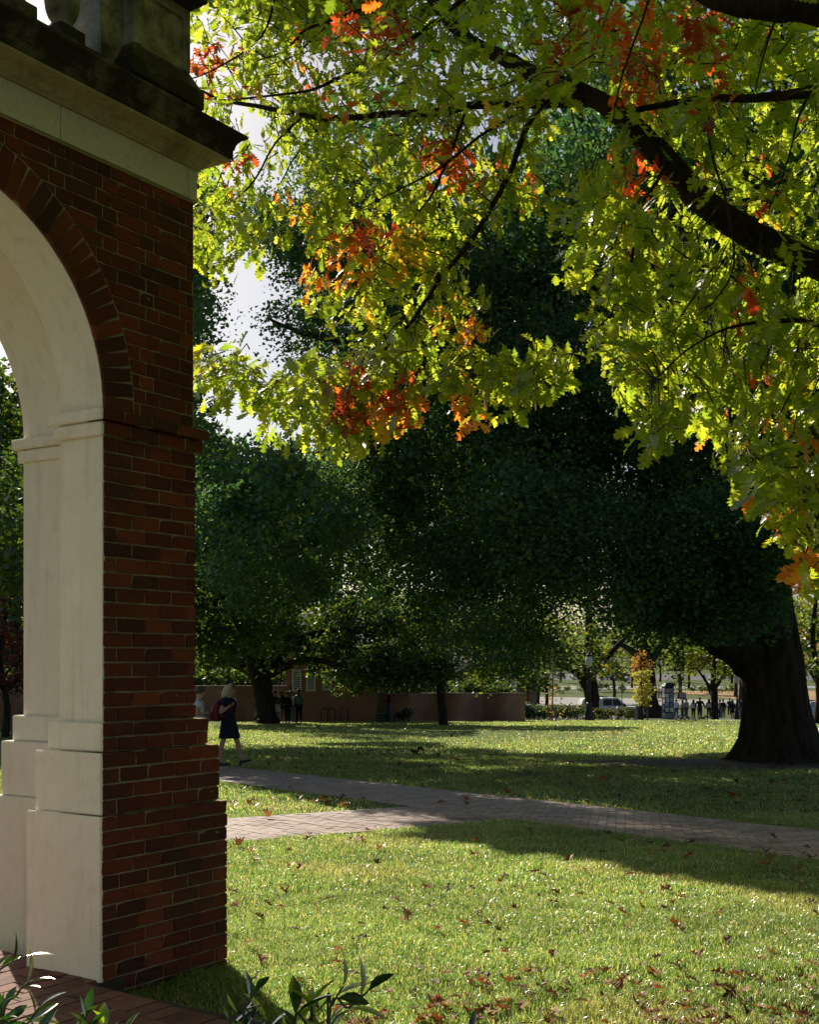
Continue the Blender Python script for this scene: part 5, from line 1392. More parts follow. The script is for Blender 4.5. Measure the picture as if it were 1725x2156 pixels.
def person(label, loc, face, h=1.70, skin='fair', top=(.5, .5, .5), bottom=(.05, .06, .1), hair=(.05, .03, .02), hairlen='short', pose=None, kind='trousers', sleeve='short', shoes=(.5, .5, .5), group=None, slim=1.14, lower=0.0):
    """a standing figure; local +y is the way it faces"""
    o = empty('person', loc, face, label, 'person', group)
    s = h / 1.72
    j = dict(STAND)
    if pose: j.update(pose)
    def q(k, r, r2=None):
        x, y, z = j[k]; return (x * s, y * s, z * s, r * s * slim, (r2 if r2 else r) * s * slim)
    def hand(w, e, sh):
        d = (Vector(j[w]) - Vector(j[e])).normalized(); p = Vector(j[w]) + d * .085; j[w + 'h'] = tuple(p)
    hand('wl', 'el', -1); hand('wr', 'er', 1)
    for a, t in (('al', 'tl'), ('ar', 'tr')):
        x, y, z = j[a]; j[t] = (x, y + .13, max(z - .05, .03))
    x, y, z = j['head']; j['crown'] = (x, y + .0, z + .085)
    ks = ['pel', 'chest', 'neck', 'head', 'crown', 'sl', 'el', 'wl', 'wlh', 'sr', 'er', 'wr', 'wrh', 'hl', 'kl', 'al', 'tl', 'hr', 'kr', 'ar', 'tr']
    rr = [(.135, .10), (.14, .105), (.055, .06), (.078, .095), (.066, .08), (.06,), (.043,), (.03,), (.036, .024), (.06,), (.043,), (.03,), (.036, .024), (.085,), (.058,), (.040,), (.036, .03), (.085,), (.058,), (.040,), (.036, .03)]
    E_ = [(0, 1), (1, 2), (2, 3), (3, 4), (1, 5), (5, 6), (6, 7), (7, 8), (1, 9), (9, 10), (10, 11), (11, 12), (0, 13), (13, 14), (14, 15), (15, 16), (0, 17), (17, 18), (18, 19), (19, 20)]
    skin_mesh('body', [q(k, *r) for k, r in zip(ks, rr)], E_, SKIN[skin], o)
    # upper garment
    mid = tuple((Vector(j['pel']) + Vector(j['chest'])) / 2)
    j['mid'] = mid; j['hem'] = (j['pel'][0], j['pel'][1], j['pel'][2] - .03)
    ks2 = ['hem', 'mid', 'chest', 'sl', 'sr']; r2 = [(.155, .118), (.145, .112), (.158, .12), (.078,), (.078,)]
    j['ytop'] = tuple(Vector(j['chest']) * .25 + Vector(j['neck']) * .75 - Vector((0, 0, .01)))
    ks2.append('ytop'); r2.append((.085, .08))
    E2 = [(0, 1), (1, 2), (2, 3), (2, 4), (2, 5)]
    for sh, el, wr, base in (('sl', 'el', 'wl', 3), ('sr', 'er', 'wr', 4)):
        if sleeve == 'long':
            ks2 += [el, wr]; r2 += [(.058,), (.044,)]; n0 = len(ks2); E2 += [(base, n0 - 2), (n0 - 2, n0 - 1)]
        else:
            nm = el + 's'; j[nm] = tuple(Vector(j[sh]) * .4 + Vector(j[el]) * .6); ks2.append(nm); r2.append((.066,)); E2 += [(base, len(ks2) - 1)]
    skin_mesh('shirt', [q(k, *r) for k, r in zip(ks2, r2)], E2, cloth(top), o, root=1)
    if kind == 'trousers' or kind == 'shorts':
        ks3 = ['pel', 'hl', 'kl', 'al', 'hr', 'kr', 'ar']; r3 = [(.150, .112), (.10,), (.073,), (.058,), (.10,), (.073,), (.058,)]
        if kind == 'shorts':
            j['kl'] = tuple(Vector(j['hl']) * .5 + Vector(j['kl']) * .5); j['kr'] = tuple(Vector(j['hr']) * .5 + Vector(j['kr']) * .5)
            ks3 = ['pel', 'hl', 'kl', 'hr', 'kr']; r3 = [(.150, .112), (.105,), (.10,), (.105,), (.10,)]
            E3 = [(0, 1), (1, 2), (0, 3), (3, 4)]
        else: E3 = [(0, 1), (1, 2), (2, 3), (0, 4), (4, 5), (5, 6)]
        skin_mesh('trousers' if kind == 'trousers' else 'shorts', [q(k, *r) for k, r in zip(ks3, r3)], E3, cloth(bottom), o)
    elif kind == 'skirt':
        MB().rings(ell_rings([(0, 0, 1.02 * s, .15 * s, .12 * s), (0, 0, .9 * s, .19 * s, .15 * s), (0, 0, .55 * s, .25 * s, .2 * s)])).build('skirt', cloth(bottom), o, True)
    # hair
    hx, hy, hz = [c * s for c in j['head']]
    mb = MB()
    mb.ball((hx, hy - .022 * s, hz + .055 * s), (.098 * s, .108 * s, .105 * s), 12)
    if hairlen == 'long':
        mb.rings(ell_rings([(hx, hy - .055 * s, hz + .08 * s, .095 * s, .075 * s), (hx, hy - .065 * s, hz - .03 * s, .115 * s, .072 * s), (hx, hy - .075 * s, hz - .17 * s, .125 * s, .06 * s), (hx, hy - .08 * s, hz - .32 * s, .10 * s, .045 * s)], 12))
    mb.build('hair', cloth(hair, .6), o, True)
    mb = MB()
    for a in ('al', 'ar'):
        x, y, z = [c * s for c in j[a]]
        mb2 = MB(); mb2.rings(ell_rings([(x, y + .05 * s, z - .088 * s, .05 * s, .125 * s), (x, y + .05 * s, z - .06 * s, .052 * s, .127 * s), (x, y + .03 * s, z - .02 * s, .045 * s, .09 * s), (x, y, z + .01 * s, .04 * s, .05 * s)], 10)).build('shoe', cloth(shoes), o, True)
    return o
def away(px, Y): return gx(px, Y)
BACK, RIGHT, LEFT, FRONT = 0.0, R(-90), R(90), R(180)

# --- the woman walking along the path
WY = 25.55
wm = empty('person', gx(480, WY) + Vector((0, 0, .02)), 0, 'walking woman in navy dress with red backpack on the brick path', 'person')
# local x is the way she walks (to the right), local y away from the camera
def wz(zx, zy): return ((zx - 420) / 590., (1222 - zy) / 590.)
Jw = [(.03, 0, .95, .14, .10), (.02, 0, 1.20, .125, .105), (.03, 0, 1.36, .10, .13), (.05, 0, 1.445, .048, .05), (.085, 0, 1.54, .072, .066), (.075, 0, 1.63, .072, .066),
      (-.03, -.175, 1.37, .058, .058), (-.135, -.23, 1.10, .048, .048), (.035, -.20, 1.235, .034, .034), (.085, -.17, 1.275, .034, .026),
      (.0, .175, 1.37, .058, .058), (-.05, .22, 1.12, .046, .046), (.10, .16, 1.20, .032, .032), (.155, .13, 1.235, .034, .026),
      (-.01, -.085, .86, .088, .085), (-.10, -.09, .50, .056, .056), (-.145, -.09, .34, .056, .058), (-.135, -.09, .105, .036, .036), (-.02, -.09, .045, .034, .028),
      (.06, .085, .86, .088, .085), (.18, .09, .50, .056, .056), (.215, .09, .33, .054, .056), (.285, .09, .125, .036, .036), (.40, .09, .095, .034, .028)]
Ew = [(0, 1), (1, 2), (2, 3), (3, 4), (4, 5), (2, 6), (6, 7), (7, 8), (8, 9), (2, 10), (10, 11), (11, 12), (12, 13), (0, 14), (14, 15), (15, 16), (16, 17), (17, 18), (0, 19), (19, 20), (20, 21), (21, 22), (22, 23)]
skin_mesh('body', Jw, Ew, SKIN['fair'], wm)
M_NAVY = simple('navy_cloth', (.010, .012, .032), .8, var=.2, scale=20, spec=.25)
mb = MB()
def wr(rows, n=24): return [[(cx + rx * math.cos(2 * math.pi * k / n) * (1 + .03 * math.sin(5 * 2 * math.pi * k / n + z * 9) * (z < .8)), cy + ry * math.sin(2 * math.pi * k / n) * (1 + .03 * math.sin(4 * 2 * math.pi * k / n + z * 7) * (z < .8)), z) for k in range(n)] for cx, cy, z, rx, ry in rows]
mb.rings(wr([(.03, 0, .575, .228, .18), (.03, 0, .60, .225, .18), (.02, 0, .72, .200, .175), (.015, 0, .86, .172, .17), (.01, 0, .95, .156, .16), (.015, 0, 1.06, .130, .14), (.025, 0, 1.16, .136, .14), (.035, 0, 1.25, .145, .155), (.03, 0, 1.33, .14, .19), (.03, 0, 1.385, .105, .185), (.035, 0, 1.425, .075, .10), (.04, 0, 1.44, .062, .07)])).build('dress', M_NAVY, wm, True)
for sg in (-1, 1):
    MB().tube([(.01, sg * .15, 1.385), (-.025, sg * .19, 1.34), (-.065, sg * .215, 1.25)], [.07, .078, .075], 12).build('sleeve', M_NAVY, wm, True)
M_TRIM = simple('white_trim', (.7, .7, .68), .7)
MB().tube([(.10 * math.cos(a) + .045, .085 * math.sin(a), 1.432 - .03 * math.cos(a)) for a in np.linspace(-2.2, 2.2, 14)], .009, 6).build('collar_trim', M_TRIM, wm, True)
MB().tube([(.13, -.03, 1.415), (.155, -.02, 1.37), (.165, -.03, 1.345)], .007, 6).tube([(.13, .03, 1.415), (.16, .03, 1.36)], .007, 6).build('collar_tie', M_TRIM, wm, True)
# face
mb = MB(); mb.ball((.158, 0, 1.575), (.020, .013, .022), 8); mb.ball((.148, 0, 1.545), (.012, .022, .006), 8); mb.ball((.135, 0, 1.505), (.022, .026, .020), 8)
mb.ball((.085, -.072, 1.57), (.014, .010, .026), 8); mb.ball((.085, .072, 1.57), (.014, .010, .026), 8); mb.build('face', SKIN['fair'], wm, True)
for sg in (-1, 1): MB().ball((.146, sg * .030, 1.592), (.008, .011, .006), 8).build('eye', simple('eye_dark', (.03, .02, .018), .3), wm, True)
mb = MB()
HAIRC = simple('blond_hair', (.58, .43, .22), .45, var=.35, scale=60, spec=.6)
mb.rings(ell_rings([(-.055, 0, 1.395, .050, .085), (-.055, 0, 1.44, .085, .112), (-.04, 0, 1.52, .092, .105), (-.01, 0, 1.61, .090, .092), (.02, 0, 1.66, .090, .082), (.04, 0, 1.692, .072, .062), (.05, 0, 1.712, .03, .03)], 20)).build('hair', HAIRC, wm, True)
mb = MB(); mb.rings(ell_rings([(.105, 0, 1.658, .052, .082), (.10, 0, 1.685, .045, .075)], 14)).build('sunglasses', simple('dark_lens', (.02, .02, .022), .2), wm, True)
# hands: palm and five fingers each, closed on the phone
for hx, hy, hz, sg in ((.085, -.17, 1.275, -1), (.155, .13, 1.235, 1)):
    mb = MB()
    for k in range(4):
        f = (k - 1.5) * .016; L = (.050, .058, .055, .044)[k]
        mb.tube([(hx + .02, hy + sg * -.01 + .0, hz + .01 - f), (hx + .02 + L * .6, hy - sg * .012, hz + .025 - f), (hx + .02 + L * .75, hy - sg * .04, hz + .03 - f)], [.009, .008, .006], 6)
    mb.tube([(hx, hy - sg * .02, hz + .02), (hx + .02, hy - sg * .045, hz + .045), (hx + .045, hy - sg * .05, hz + .06)], [.011, .010, .007], 6)
    mb.build('fingers', SKIN['fair'], wm, True)
# red backpack
mb = MB(); mb.rings(ell_rings([(-.235, 0, .93, .06, .12), (-.245, 0, .96, .10, .15), (-.25, 0, 1.10, .115, .16), (-.235, 0, 1.25, .105, .155), (-.205, 0, 1.34, .075, .13), (-.18, 0, 1.375, .03, .09)], 18))
bp = mb.build('backpack', simple('red_pack', (.20, .018, .028), .6, var=.2, scale=14), wm, True)
mb = MB(); mb.rings(ell_rings([(-.335, 0, .97, .03, .10), (-.35, 0, 1.0, .035, .115), (-.35, 0, 1.10, .03, .11), (-.335, 0, 1.13, .02, .10)], 14)); mb.build('pocket', simple('red_pocket', (.17, .015, .022), .6), bp, True)
for sg in (-1, 1):
    MB().tube([(-.16, sg * .10, 1.35), (-.04, sg * .115, 1.435), (.08, sg * .115, 1.37), (.12, sg * .12, 1.24), (.02, sg * .17, 1.08), (-.14, sg * .15, 1.0)], .016, 6).build('strap', simple('red_strap', (.12, .012, .018), .7), bp, True)
# mary-jane shoes with low heels
M_SHOE = simple('black_leather', (.012, .012, .014), .35)
for (x, y, z, tilt) in ((-.10, -.09, .0, 0.0), (.325, .09, .045, R(-14))):
    sh = empty('shoe', (x, y, z), 0); sh.parent = wm; sh.rotation_euler = (0, tilt, 0)
    MB().rings(ell_rings([(.03, 0, .012, .135, .042), (.03, 0, .028, .137, .045), (.02, 0, .05, .12, .042), (-.02, 0, .072, .07, .036)], 16)).build('upper', M_SHOE, sh, True)
    MB().box(-.105, -.055, -.026, .026, -.03, .022).build('heel', M_SHOE, sh)
    MB().tube([(.01, -.043, .05), (.015, 0, .098), (.01, .043, .05)], .008, 5).build('strap', M_SHOE, sh)

# --- person half hidden behind the pier
person('person in white shirt half hidden behind the brick pier', gx(419, 25.2), R(-90), 1.66, 'fair', (.70, .70, .74), (.08, .08, .10), (.10, .07, .05), 'short',
       dict(head=(0, .05, 1.585), el=(-.22, -.02, 1.13), wl=(-.10, .13, 1.16), er=(.22, -.02, 1.13), wr=(.10, .14, 1.17)))
# --- students by the wall
SY = 64.0
person('person in dark blue shirt mostly hidden behind the broad trunk', gx(579, SY), R(-150), 1.68, 'tan', (.04, .05, .10), (.10, .13, .22), (.03, .02, .02))
person('student in dark green top and denim shorts holding a white tote', gx(591.5, SY - .4), R(170), 1.64, 'tan', (.02, .035, .025), (.05, .08, .16), (.05, .03, .02), 'long',
       dict(er=(.22, .08, 1.14), wr=(.02, .2, 1.16), el=(-.23, .06, 1.12), wl=(-.08, .2, 1.10)), 'shorts', 'long', (.75, .75, .75))
tb = empty('tote_bag', gx(584.5, SY - .55) + Vector((0, 0, .62)), .3, 'white tote bag held by the student in green', 'bag')
MB().rings(ell_rings([(0, 0, 0, .12, .05), (0, 0, .06, .17, .07), (0, 0, .3, .15, .05), (0, 0, .38, .13, .02)], 12)).build('bag_body', simple('white_canvas', (.68, .68, .70), .8), tb, True)
MB().tube([(-.1, 0, .37), (-.05, 0, .58), (.05, 0, .58), (.1, 0, .37)], .012, 5).build('handle', simple('white_canvas_b', (.62, .62, .64), .8), tb)
person('woman in black with long black hair raising her hand to her brow', gx(605.5, SY - .7), R(150), 1.64, 'tan', (.008, .008, .010), (.010, .010, .012), (.008, .007, .007), 'long',
       dict(er=(.36, .06, 1.42), wr=(.16, .14, 1.60)), 'trousers', 'long', (.65, .65, .65))
person('person in white shirt and blue jeans behind the woman in black', gx(611, SY + .3), R(200), 1.66, 'tan', (.62, .62, .64), (.08, .13, .24), (.02, .015, .012), 'short', None, 'trousers', 'short', (.7, .7, .7))
person('tall person in teal shirt and dark trousers at the end of the group', gx(629, SY - .2), R(165), 1.76, 'dark', (.10, .24, .27), (.015, .018, .03), (.012, .01, .01), 'short',
       dict(wl=(-.10, .18, .98), el=(-.25, -.02, 1.12)), 'trousers', 'short', (.7, .72, .72))

# --- people along the street
def street(label, px, topy, Y, face, h, **k):
    return person(label, gx(px, Y), face, h, group='people gathered along the street', **k)
street('person in white T-shirt and jeans next to the poster pillar', 1424, 1479, 110, BACK, 1.70, top=(.62, .66, .74), bottom=(.06, .09, .18), hair=(.02, .015, .012), skin='tan')
street('person in white top partly behind the grey shirted person', 1437, 1480, 111, R(40), 1.64, top=(.64, .66, .72), bottom=(.05, .07, .15), hair=(.02, .015, .01), hairlen='long')
street('tall person in grey shirt with arm raised to the face', 1445, 1475, 108, R(30), 1.76, top=(.36, .38, .42), bottom=(.10, .11, .12), hair=(.03, .02, .015), skin='tan')
street('person in pale blue shirt with brown hair and dark trousers', 1460, 1478, 109, BACK, 1.68, top=(.52, .58, .70), bottom=(.02, .02, .03), hair=(.14, .08, .045), hairlen='long')
street('large person in black coat striding away up the street', 1473.5, 1466, 106, R(-20), 1.84, top=(.012, .012, .013), bottom=(.03, .035, .06), hair=(.02, .015, .012), sleeve='long', slim=1.34,
       pose=dict(er=(.33, 0, 1.14), wr=(.40, .02, .90), el=(-.33, 0, 1.14), wl=(-.40, .02, .92)))
pw = street('long haired person carrying a pale backpack on the street', 1493, 1471, 107, R(-10), 1.72, top=(.10, .09, .13), bottom=(.012, .012, .014), hair=(.03, .02, .015), hairlen='long', sleeve='long', shoes=(.7, .7, .7))
MB().rings(ell_rings([(0, -.20, 1.0, .12, .07), (0, -.21, 1.05, .14, .09), (0, -.21, 1.25, .14, .09), (0, -.19, 1.33, .1, .05)], 12)).build('backpack', simple('pale_pack', (.46, .48, .54), .7), pw, True)
street('person with curly dark hair in dark red behind the tree', 1516, 1474, 112, R(60), 1.74, top=(.12, .03, .03), bottom=(.02, .025, .05), hair=(.03, .018, .012), skin='tan')
street('person in dark jacket and grey trousers right of the forked tree', 1522.5, 1479, 106, BACK, 1.66, top=(.014, .015, .018), bottom=(.16, .17, .20), hair=(.015, .012, .01), sleeve='long', slim=1.25)
street('person in dark printed shirt farther up the street', 1536, 1467, 122, FRONT, 1.80, top=(.03, .03, .06), bottom=(.03, .03, .04), hair=(.03, .02, .015), skin='tan')
street('person in wide black dress bending near the lamp pole', 1542, 1478, 105, R(20), 1.60, top=(.008, .008, .010), bottom=(.010, .010, .012), hair=(.10, .05, .03), hairlen='long', kind='skirt', sleeve='long', slim=1.3)
street('person in light jacket partly behind the lamp pole', 1553, 1480, 110, R(-60), 1.66, top=(.40, .42, .46), bottom=(.03, .04, .07), hair=(.03, .02, .015))
street('person in dark top and pale jeans beside the huge trunk', 1561, 1474, 104, R(50), 1.74, top=(.03, .035, .045), bottom=(.10, .13, .20), hair=(.10, .07, .05), skin='fair', sleeve='long')
def far(label, px, face, Y=168, **k): return person(label, gx(px, Y), face, 1.72, group='people by the far benches', **k)
far('far person in dark coat and white trousers by the bench', 1379.5, R(-90), top=(.02, .02, .03), bottom=(.5, .5, .52), hair=(.02, .02, .02), sleeve='long')
far('far person in tan coat leaning towards the bench', 1387, R(-90), 167, top=(.38, .26, .18), bottom=(.20, .12, .08), hair=(.04, .03, .02), sleeve='long')
far('far person in white top behind the bench', 1393.5, R(90), 169, top=(.6, .6, .62), bottom=(.03, .03, .05), hair=(.03, .02, .02))

# ------------------------------------------------------------------ squirrel on the lawn
sq = empty('squirrel', gx(876, 30.8) , 0, 'small dark squirrel with arched tail on the shaded lawn', 'squirrel'); sq.scale = (.82, .82, .82)
M_FUR = simple('dark_fur', (.035, .028, .024), .9, var=.4, scale=60)
skin_mesh('body', [(0, 0, .08, .05), (-.07, 0, .10, .045), (-.13, 0, .13, .032), (-.17, 0, .12, .018), (.04, .03, .05, .03), (.02, .035, .012, .014), (.04, -.03, .05, .03), (.02, -.035, .012, .014), (-.09, .02, .05, .018), (-.10, .02, .01, .010), (-.09, -.02, .05, .018), (-.10, -.02, .01, .010)],
          [(0, 1), (1, 2), (2, 3), (0, 4), (4, 5), (0, 6), (6, 7), (1, 8), (8, 9), (1, 10), (10, 11)], M_FUR, sq)
MB().tube([(.04, 0, .07), (.06, 0, .14), (.09, 0, .20), (.15, 0, .21), (.21, 0, .16), (.24, 0, .11)], [.02, .032, .042, .045, .036, .012], 10).build('tail', M_FUR, sq, True)
for sg in (-1, 1): MB().ball((-.125, sg * .018, .165), (.008, .006, .014), 6).build('ear', M_FUR, sq, True)

# ------------------------------------------------------------------ pickup truck with a canopy
TY = 112.0
tz0 = EYE + TY * (HYP - 1511) / FPX
tr = empty('pickup_truck', gx(1284, TY), R(3), 'white pickup truck with canopy parked behind the hedge', 'truck')
M_TW = simple('white_car_paint', (.70, .70, .72), .3, var=.02)
M_GL = simple('dark_glass', (.015, .018, .024), .08, var=.1)
M_BK = simple('black_trim', (.015, .015, .017), .5)
def extr(name, prof, y0, y1, mat, parent, bev=.0):
    """side profile (x,z) given a width"""
    mb = MB(); n = len(prof)
    mb.add([(x, y0, z) for x, z in prof] + [(x, y1, z) for x, z in prof], [tuple(range(n)), tuple(reversed(range(n, 2 * n)))] + [(i, n + i, n + (i + 1) % n, (i + 1) % n)[::-1] if False else ((i + 1) % n, i, n + i, n + (i + 1) % n)[::-1] for i in range(n)])
    me = mb.mesh(name, bevel=0)
    bm = bmesh.new(); bm.from_mesh(me); bmesh.ops.recalc_face_normals(bm, faces=bm.faces[:])
    if bev: bmesh.ops.bevel(bm, geom=[e for e in bm.edges if abs(e.verts[0].co.y - e.verts[1].co.y) < 1e-5], offset=bev, segments=2, affect='EDGES')
    bm.to_mesh(me); bm.free()
    return link(name, me, parent, mat)
arcw = lambda cx: [(cx + .50 * math.cos(a), .42 + .50 * math.sin(a)) for a in np.linspace(0, math.pi, 11)][::1]
low = [(-2.95, .55), (-2.95, 1.12), (1.35, 1.14), (2.55, 1.08), (2.88, 1.0), (2.92, .62), (2.86, .5), (2.45, .45)] + arcw(1.93) + [(1.40, .42), (-1.35, .42)] + arcw(-1.85) + [(-2.4, .45)]
extr('body', low, -1.0, 1.0, M_TW, tr, .05)
extr('cab', [(-.95, 1.12), (-.95, 1.86), (-.80, 1.93), (.45, 1.93), (.62, 1.88), (1.42, 1.13)], -.86, .86, M_TW, tr, .06)
extr('canopy', [(-2.90, 1.12), (-2.62, 1.78), (-2.4, 1.86), (-1.02, 1.90), (-1.0, 1.12)], -.88, .88, M_TW, tr, .05)
for a, b_, nm in ((( -.80, 1.22), (.02, 1.80), 'rear_side_window'), ((.08, 1.22), (1.05, 1.80), 'front_side_window')):
    prof = [(a[0], a[1]), (a[0], b_[1]), (b_[0] - (.50 if nm[0] == 'f' else 0), b_[1]), (b_[0], a[1])]
    extr(nm, prof, -.875, -.862, M_GL, tr); extr(nm, prof, .862, .875, M_GL, tr)
extr('canopy_window', [(-2.55, 1.25), (-2.38, 1.70), (-1.18, 1.74), (-1.18, 1.25)], -.895, -.882, M_GL, tr)
extr('canopy_window', [(-2.55, 1.25), (-2.38, 1.70), (-1.18, 1.74), (-1.18, 1.25)], .882, .895, M_GL, tr)
MB().add([(1.385, -.74, 1.19), (1.385, .74, 1.19), (.70, .70, 1.85), (.70, -.70, 1.85)], [(0, 1, 2, 3)]).build('windscreen', M_GL, tr)
for cx in (1.93, -1.85):
    for sy in (-1, 1):
        w = empty('wheel', (cx, sy * .86, .41)); w.parent = tr
        mb = MB(); mb.lathe([(.30, -.13), (.39, -.13), (.415, -.08), (.415, .08), (.39, .13), (.30, .13)], 24); me = mb.mesh('tyre', True); me.transform(Matrix.Rotation(R(90), 4, 'X')); link('tyre', me, w, simple('tyre_rubber', (.02, .02, .02), .9))
        mb = MB(); mb.lathe([(.05, .10), (.08, .11), (.26, .06), (.30, .12), (.30, -.12), (.05, -.12)], 16); me = mb.mesh('rim', False); me.transform(Matrix.Rotation(R(90), 4, 'X')); link('rim', me, w, simple('alloy_rim', (.4, .4, .42), .35, .8))
for sy in (-1, 1):
    MB().box(2.80, 2.935, sy * .62 - .2, sy * .62 + .2, .82, 1.0).build('headlight', simple('headlight_glass', (.6, .62, .65), .1), tr, bevel=.02)
    MB().box(-2.985, -2.90, sy * .88 - .1, sy * .88 + .1, .80, 1.12).build('taillight', simple('red_light', (.30, .012, .02), .3), tr, bevel=.02)
    MB().box(1.0, 1.2, sy * 1.02, sy * 1.22, 1.15, 1.38).build('mirror', M_BK, tr, bevel=.03)
MB().box(2.86, 2.96, -.42, .42, .60, .98).build('grille', M_BK, tr, bevel=.02)
MB().box(2.75, 3.05, -.98, .98, .42, .60).build('bumper', simple('bright_bumper', (.62, .62, .64), .3), tr, bevel=.04)
MB().box(-1.42, -1.35, -.80, .80, 1.93, 1.98).box(-.45, -.38, -.75, .75, 1.96, 2.0).box(-1.45, -.35, -.82, -.78, 1.98, 2.04).box(-1.45, -.35, .78, .82, 1.98, 2.04).build('roof_rack', M_BK, tr)
for x in (-.3, .75): MB().box(x, x + .16, -1.025, -1.0, 1.04, 1.07).build('door_handle', M_BK, tr)

# ------------------------------------------------------------------ street furniture
M_IRON = simple('black_iron', (.018, .020, .022), .45, var=.2)
def lamp(label, px, Y, h, s=1.0, globe=False):
    o = empty('lamp_post', gx(px, Y), 0, label, 'lamp post', 'black lamp posts round the lawn')
    MB().lathe([(.34 * s, -.1), (.34 * s, .22), (.30 * s, .26), (.29 * s, .42), (.22 * s, .62), (.16 * s, .95), (.15 * s, 1.0), (.12 * s, 1.06)], 12).build('base', M_IRON, o, True)
    MB().lathe([(.105 * s, 1.05), (.095 * s, 1.8), (.075 * s, h - .1), (.10 * s, h - .06), (.10 * s, h)], 12).build('post', M_IRON, o, True)
    MB().lathe([(.08, h), (.16, h + .12), (.21, h + .35), (.17, h + .62), (.05, h + .70)], 14).build('globe', simple('milk_glass', (.72, .72, .70), .3), o, True)
    MB().lathe([(.18, h + .62), (.12, h + .74), (.03, h + .84), (.01, h + .95)], 12).build('cap', M_IRON, o, True)
    return o
lamp('black lamp post with flared base against the brick wall', 818, 66.8, 3.9)
lamp('black lamp post with sunlit flared base before the leaning tree', 1240, 71, 3.1)
lamp('distant black lamp post beside the far bench', 1430, 165, 3.4, 1.1)
lamp('slim lamp post with white globe beside the huge trunk', 1552, 78, 2.3, .55)

kp = empty('poster_pillar', gx(1406.5, 74.8), R(8), 'dark advertising pillar plastered with white posters by the street', 'pillar')
MB().box(-.30, .30, -.30, .30, -.1, .42).build('pillar_base', simple('grey_concrete', (.25, .25, .26), .9), kp)
MB().box(-.285, .285, -.285, .285, .42, 2.05).build('pillar_body', simple('navy_board', (.02, .025, .05), .7), kp)
MB().rings([[(-.33, -.33, 2.05), (.33, -.33, 2.05), (.33, .33, 2.05), (-.33, .33, 2.05)], [(-.2, -.2, 2.25), (.2, -.2, 2.25), (.2, .2, 2.25), (-.2, .2, 2.25)]]).build('pillar_cap', M_IRON, kp)
PC = [simple('poster_paper_%s' % 'abcde'[i], c, .7) for i, c in enumerate(((.66, .68, .74), (.30, .40, .62), (.55, .30, .24), (.72, .72, .70), (.20, .26, .40)))]
random.seed(3)
for row_, zc in enumerate((.62, .92, 1.22, 1.50, 1.78)):
    for xc in (-.15, .14):
        w, h_ = random.uniform(.18, .26), random.uniform(.20, .27)
        xx = xc + random.uniform(-.03, .03); zz = zc + random.uniform(-.03, .03)
        MB().box(xx - w / 2, xx + w / 2, -.291 - random.random() * .006, -.286, zz - h_ / 2, zz + h_ / 2).build('poster', random.choice(PC), kp)
for zc in (.75, 1.1, 1.5, 1.8): MB().box(-.295, -.286, -.2, .15, zc - .12, zc + .12).build('poster', random.choice(PC), kp)
sb = empty('notice_sign', gx(1438, 100), R(5), 'brown grey notice board on a post above the crowd', 'sign')
MB().tube([(0, 0, -.1), (0, 0, 2.2)], .05, 8).build('post', M_IRON, sb)
MB().box(-.25, .25, -.07, -.02, 1.55, 2.15).build('board', simple('grey_board', (.22, .19, .18), .8), sb)
MB().box(-.20, .20, -.075, -.071, 1.94, 1.99).box(-.20, .20, -.075, -.071, 1.80, 1.84).build('stripe', simple('pale_stripe', (.45, .40, .38), .8), sb)
st_ = empty('stop_sign', gx(1310.5, 90), R(62), 'grey back of an octagonal road sign on its post by the truck', 'sign')
MB().tube([(0, .03, -.1), (0, .03, 2.7)], .035, 8).build('post', simple('galvanised', (.25, .26, .27), .5, .5), st_)
ang = [math.pi / 8 + k * math.pi / 4 for k in range(8)]
MB().rings([[(.40 * math.cos(a), y, 2.25 + .40 * math.sin(a)) for a in ang] for y in (-.012, .0)]).build('plate', simple('sign_back', (.16, .165, .18), .5, .3), st_)
for k, px in enumerate((684, 697, 724)):
    b_ = empty('bike_rack', gx(px, 67.6), R(30), ['leftmost black bike hoop by the brick house', 'middle black bike hoop by the brick house', 'rightmost black bike hoop by the brick house'][k], 'bike rack', 'bike hoops along the house')
    MB().tube([(-.24, 0, -.1), (-.24, 0, .58), (-.20, 0, .68), (-.08, 0, .73), (.08, 0, .73), (.20, 0, .68), (.24, 0, .58), (.24, 0, -.1)], .028, 8).build('hoop', M_IRON, b_, True)
gb = empty('utility_box', gx(801, 66.6), R(10), 'low dark green utility box beside the lamp base', 'utility box')
MB().box(-.25, .25, -.2, .2, -.1, .42).build('box_body', simple('green_box', (.02, .05, .03), .6), gb, bevel=.03)
MB().box(-.27, .27, -.22, .22, .42, .47).build('lid', simple('green_lid', (.025, .06, .035), .6), gb, bevel=.015)
def bench(label, px, Y, rz):
    o = empty('park_bench', gx(px, Y), rz, label, 'bench'); m = simple('bench_wood', (.10, .07, .045), .8)
    for y in (-.18, -.06, .06, .18): MB().box(-.75, .75, y - .05, y + .05, .42, .46).build('seat_slat', m, o)
    for z in (.58, .70, .82): MB().box(-.75, .75, .22, .25, z, z + .09).build('back_slat', m, o)
    for x in (-.68, .68):
        for y in (-.18, .22): MB().box(x - .035, x + .035, y - .035, y + .035, -.1, .42 if y < 0 else .92).build('leg', m, o)
    return o
bench('empty wooden bench on the far path beside the lamp', 1421, 166, R(160))
bench('wooden bench behind the three far people', 1387, 170, R(180))
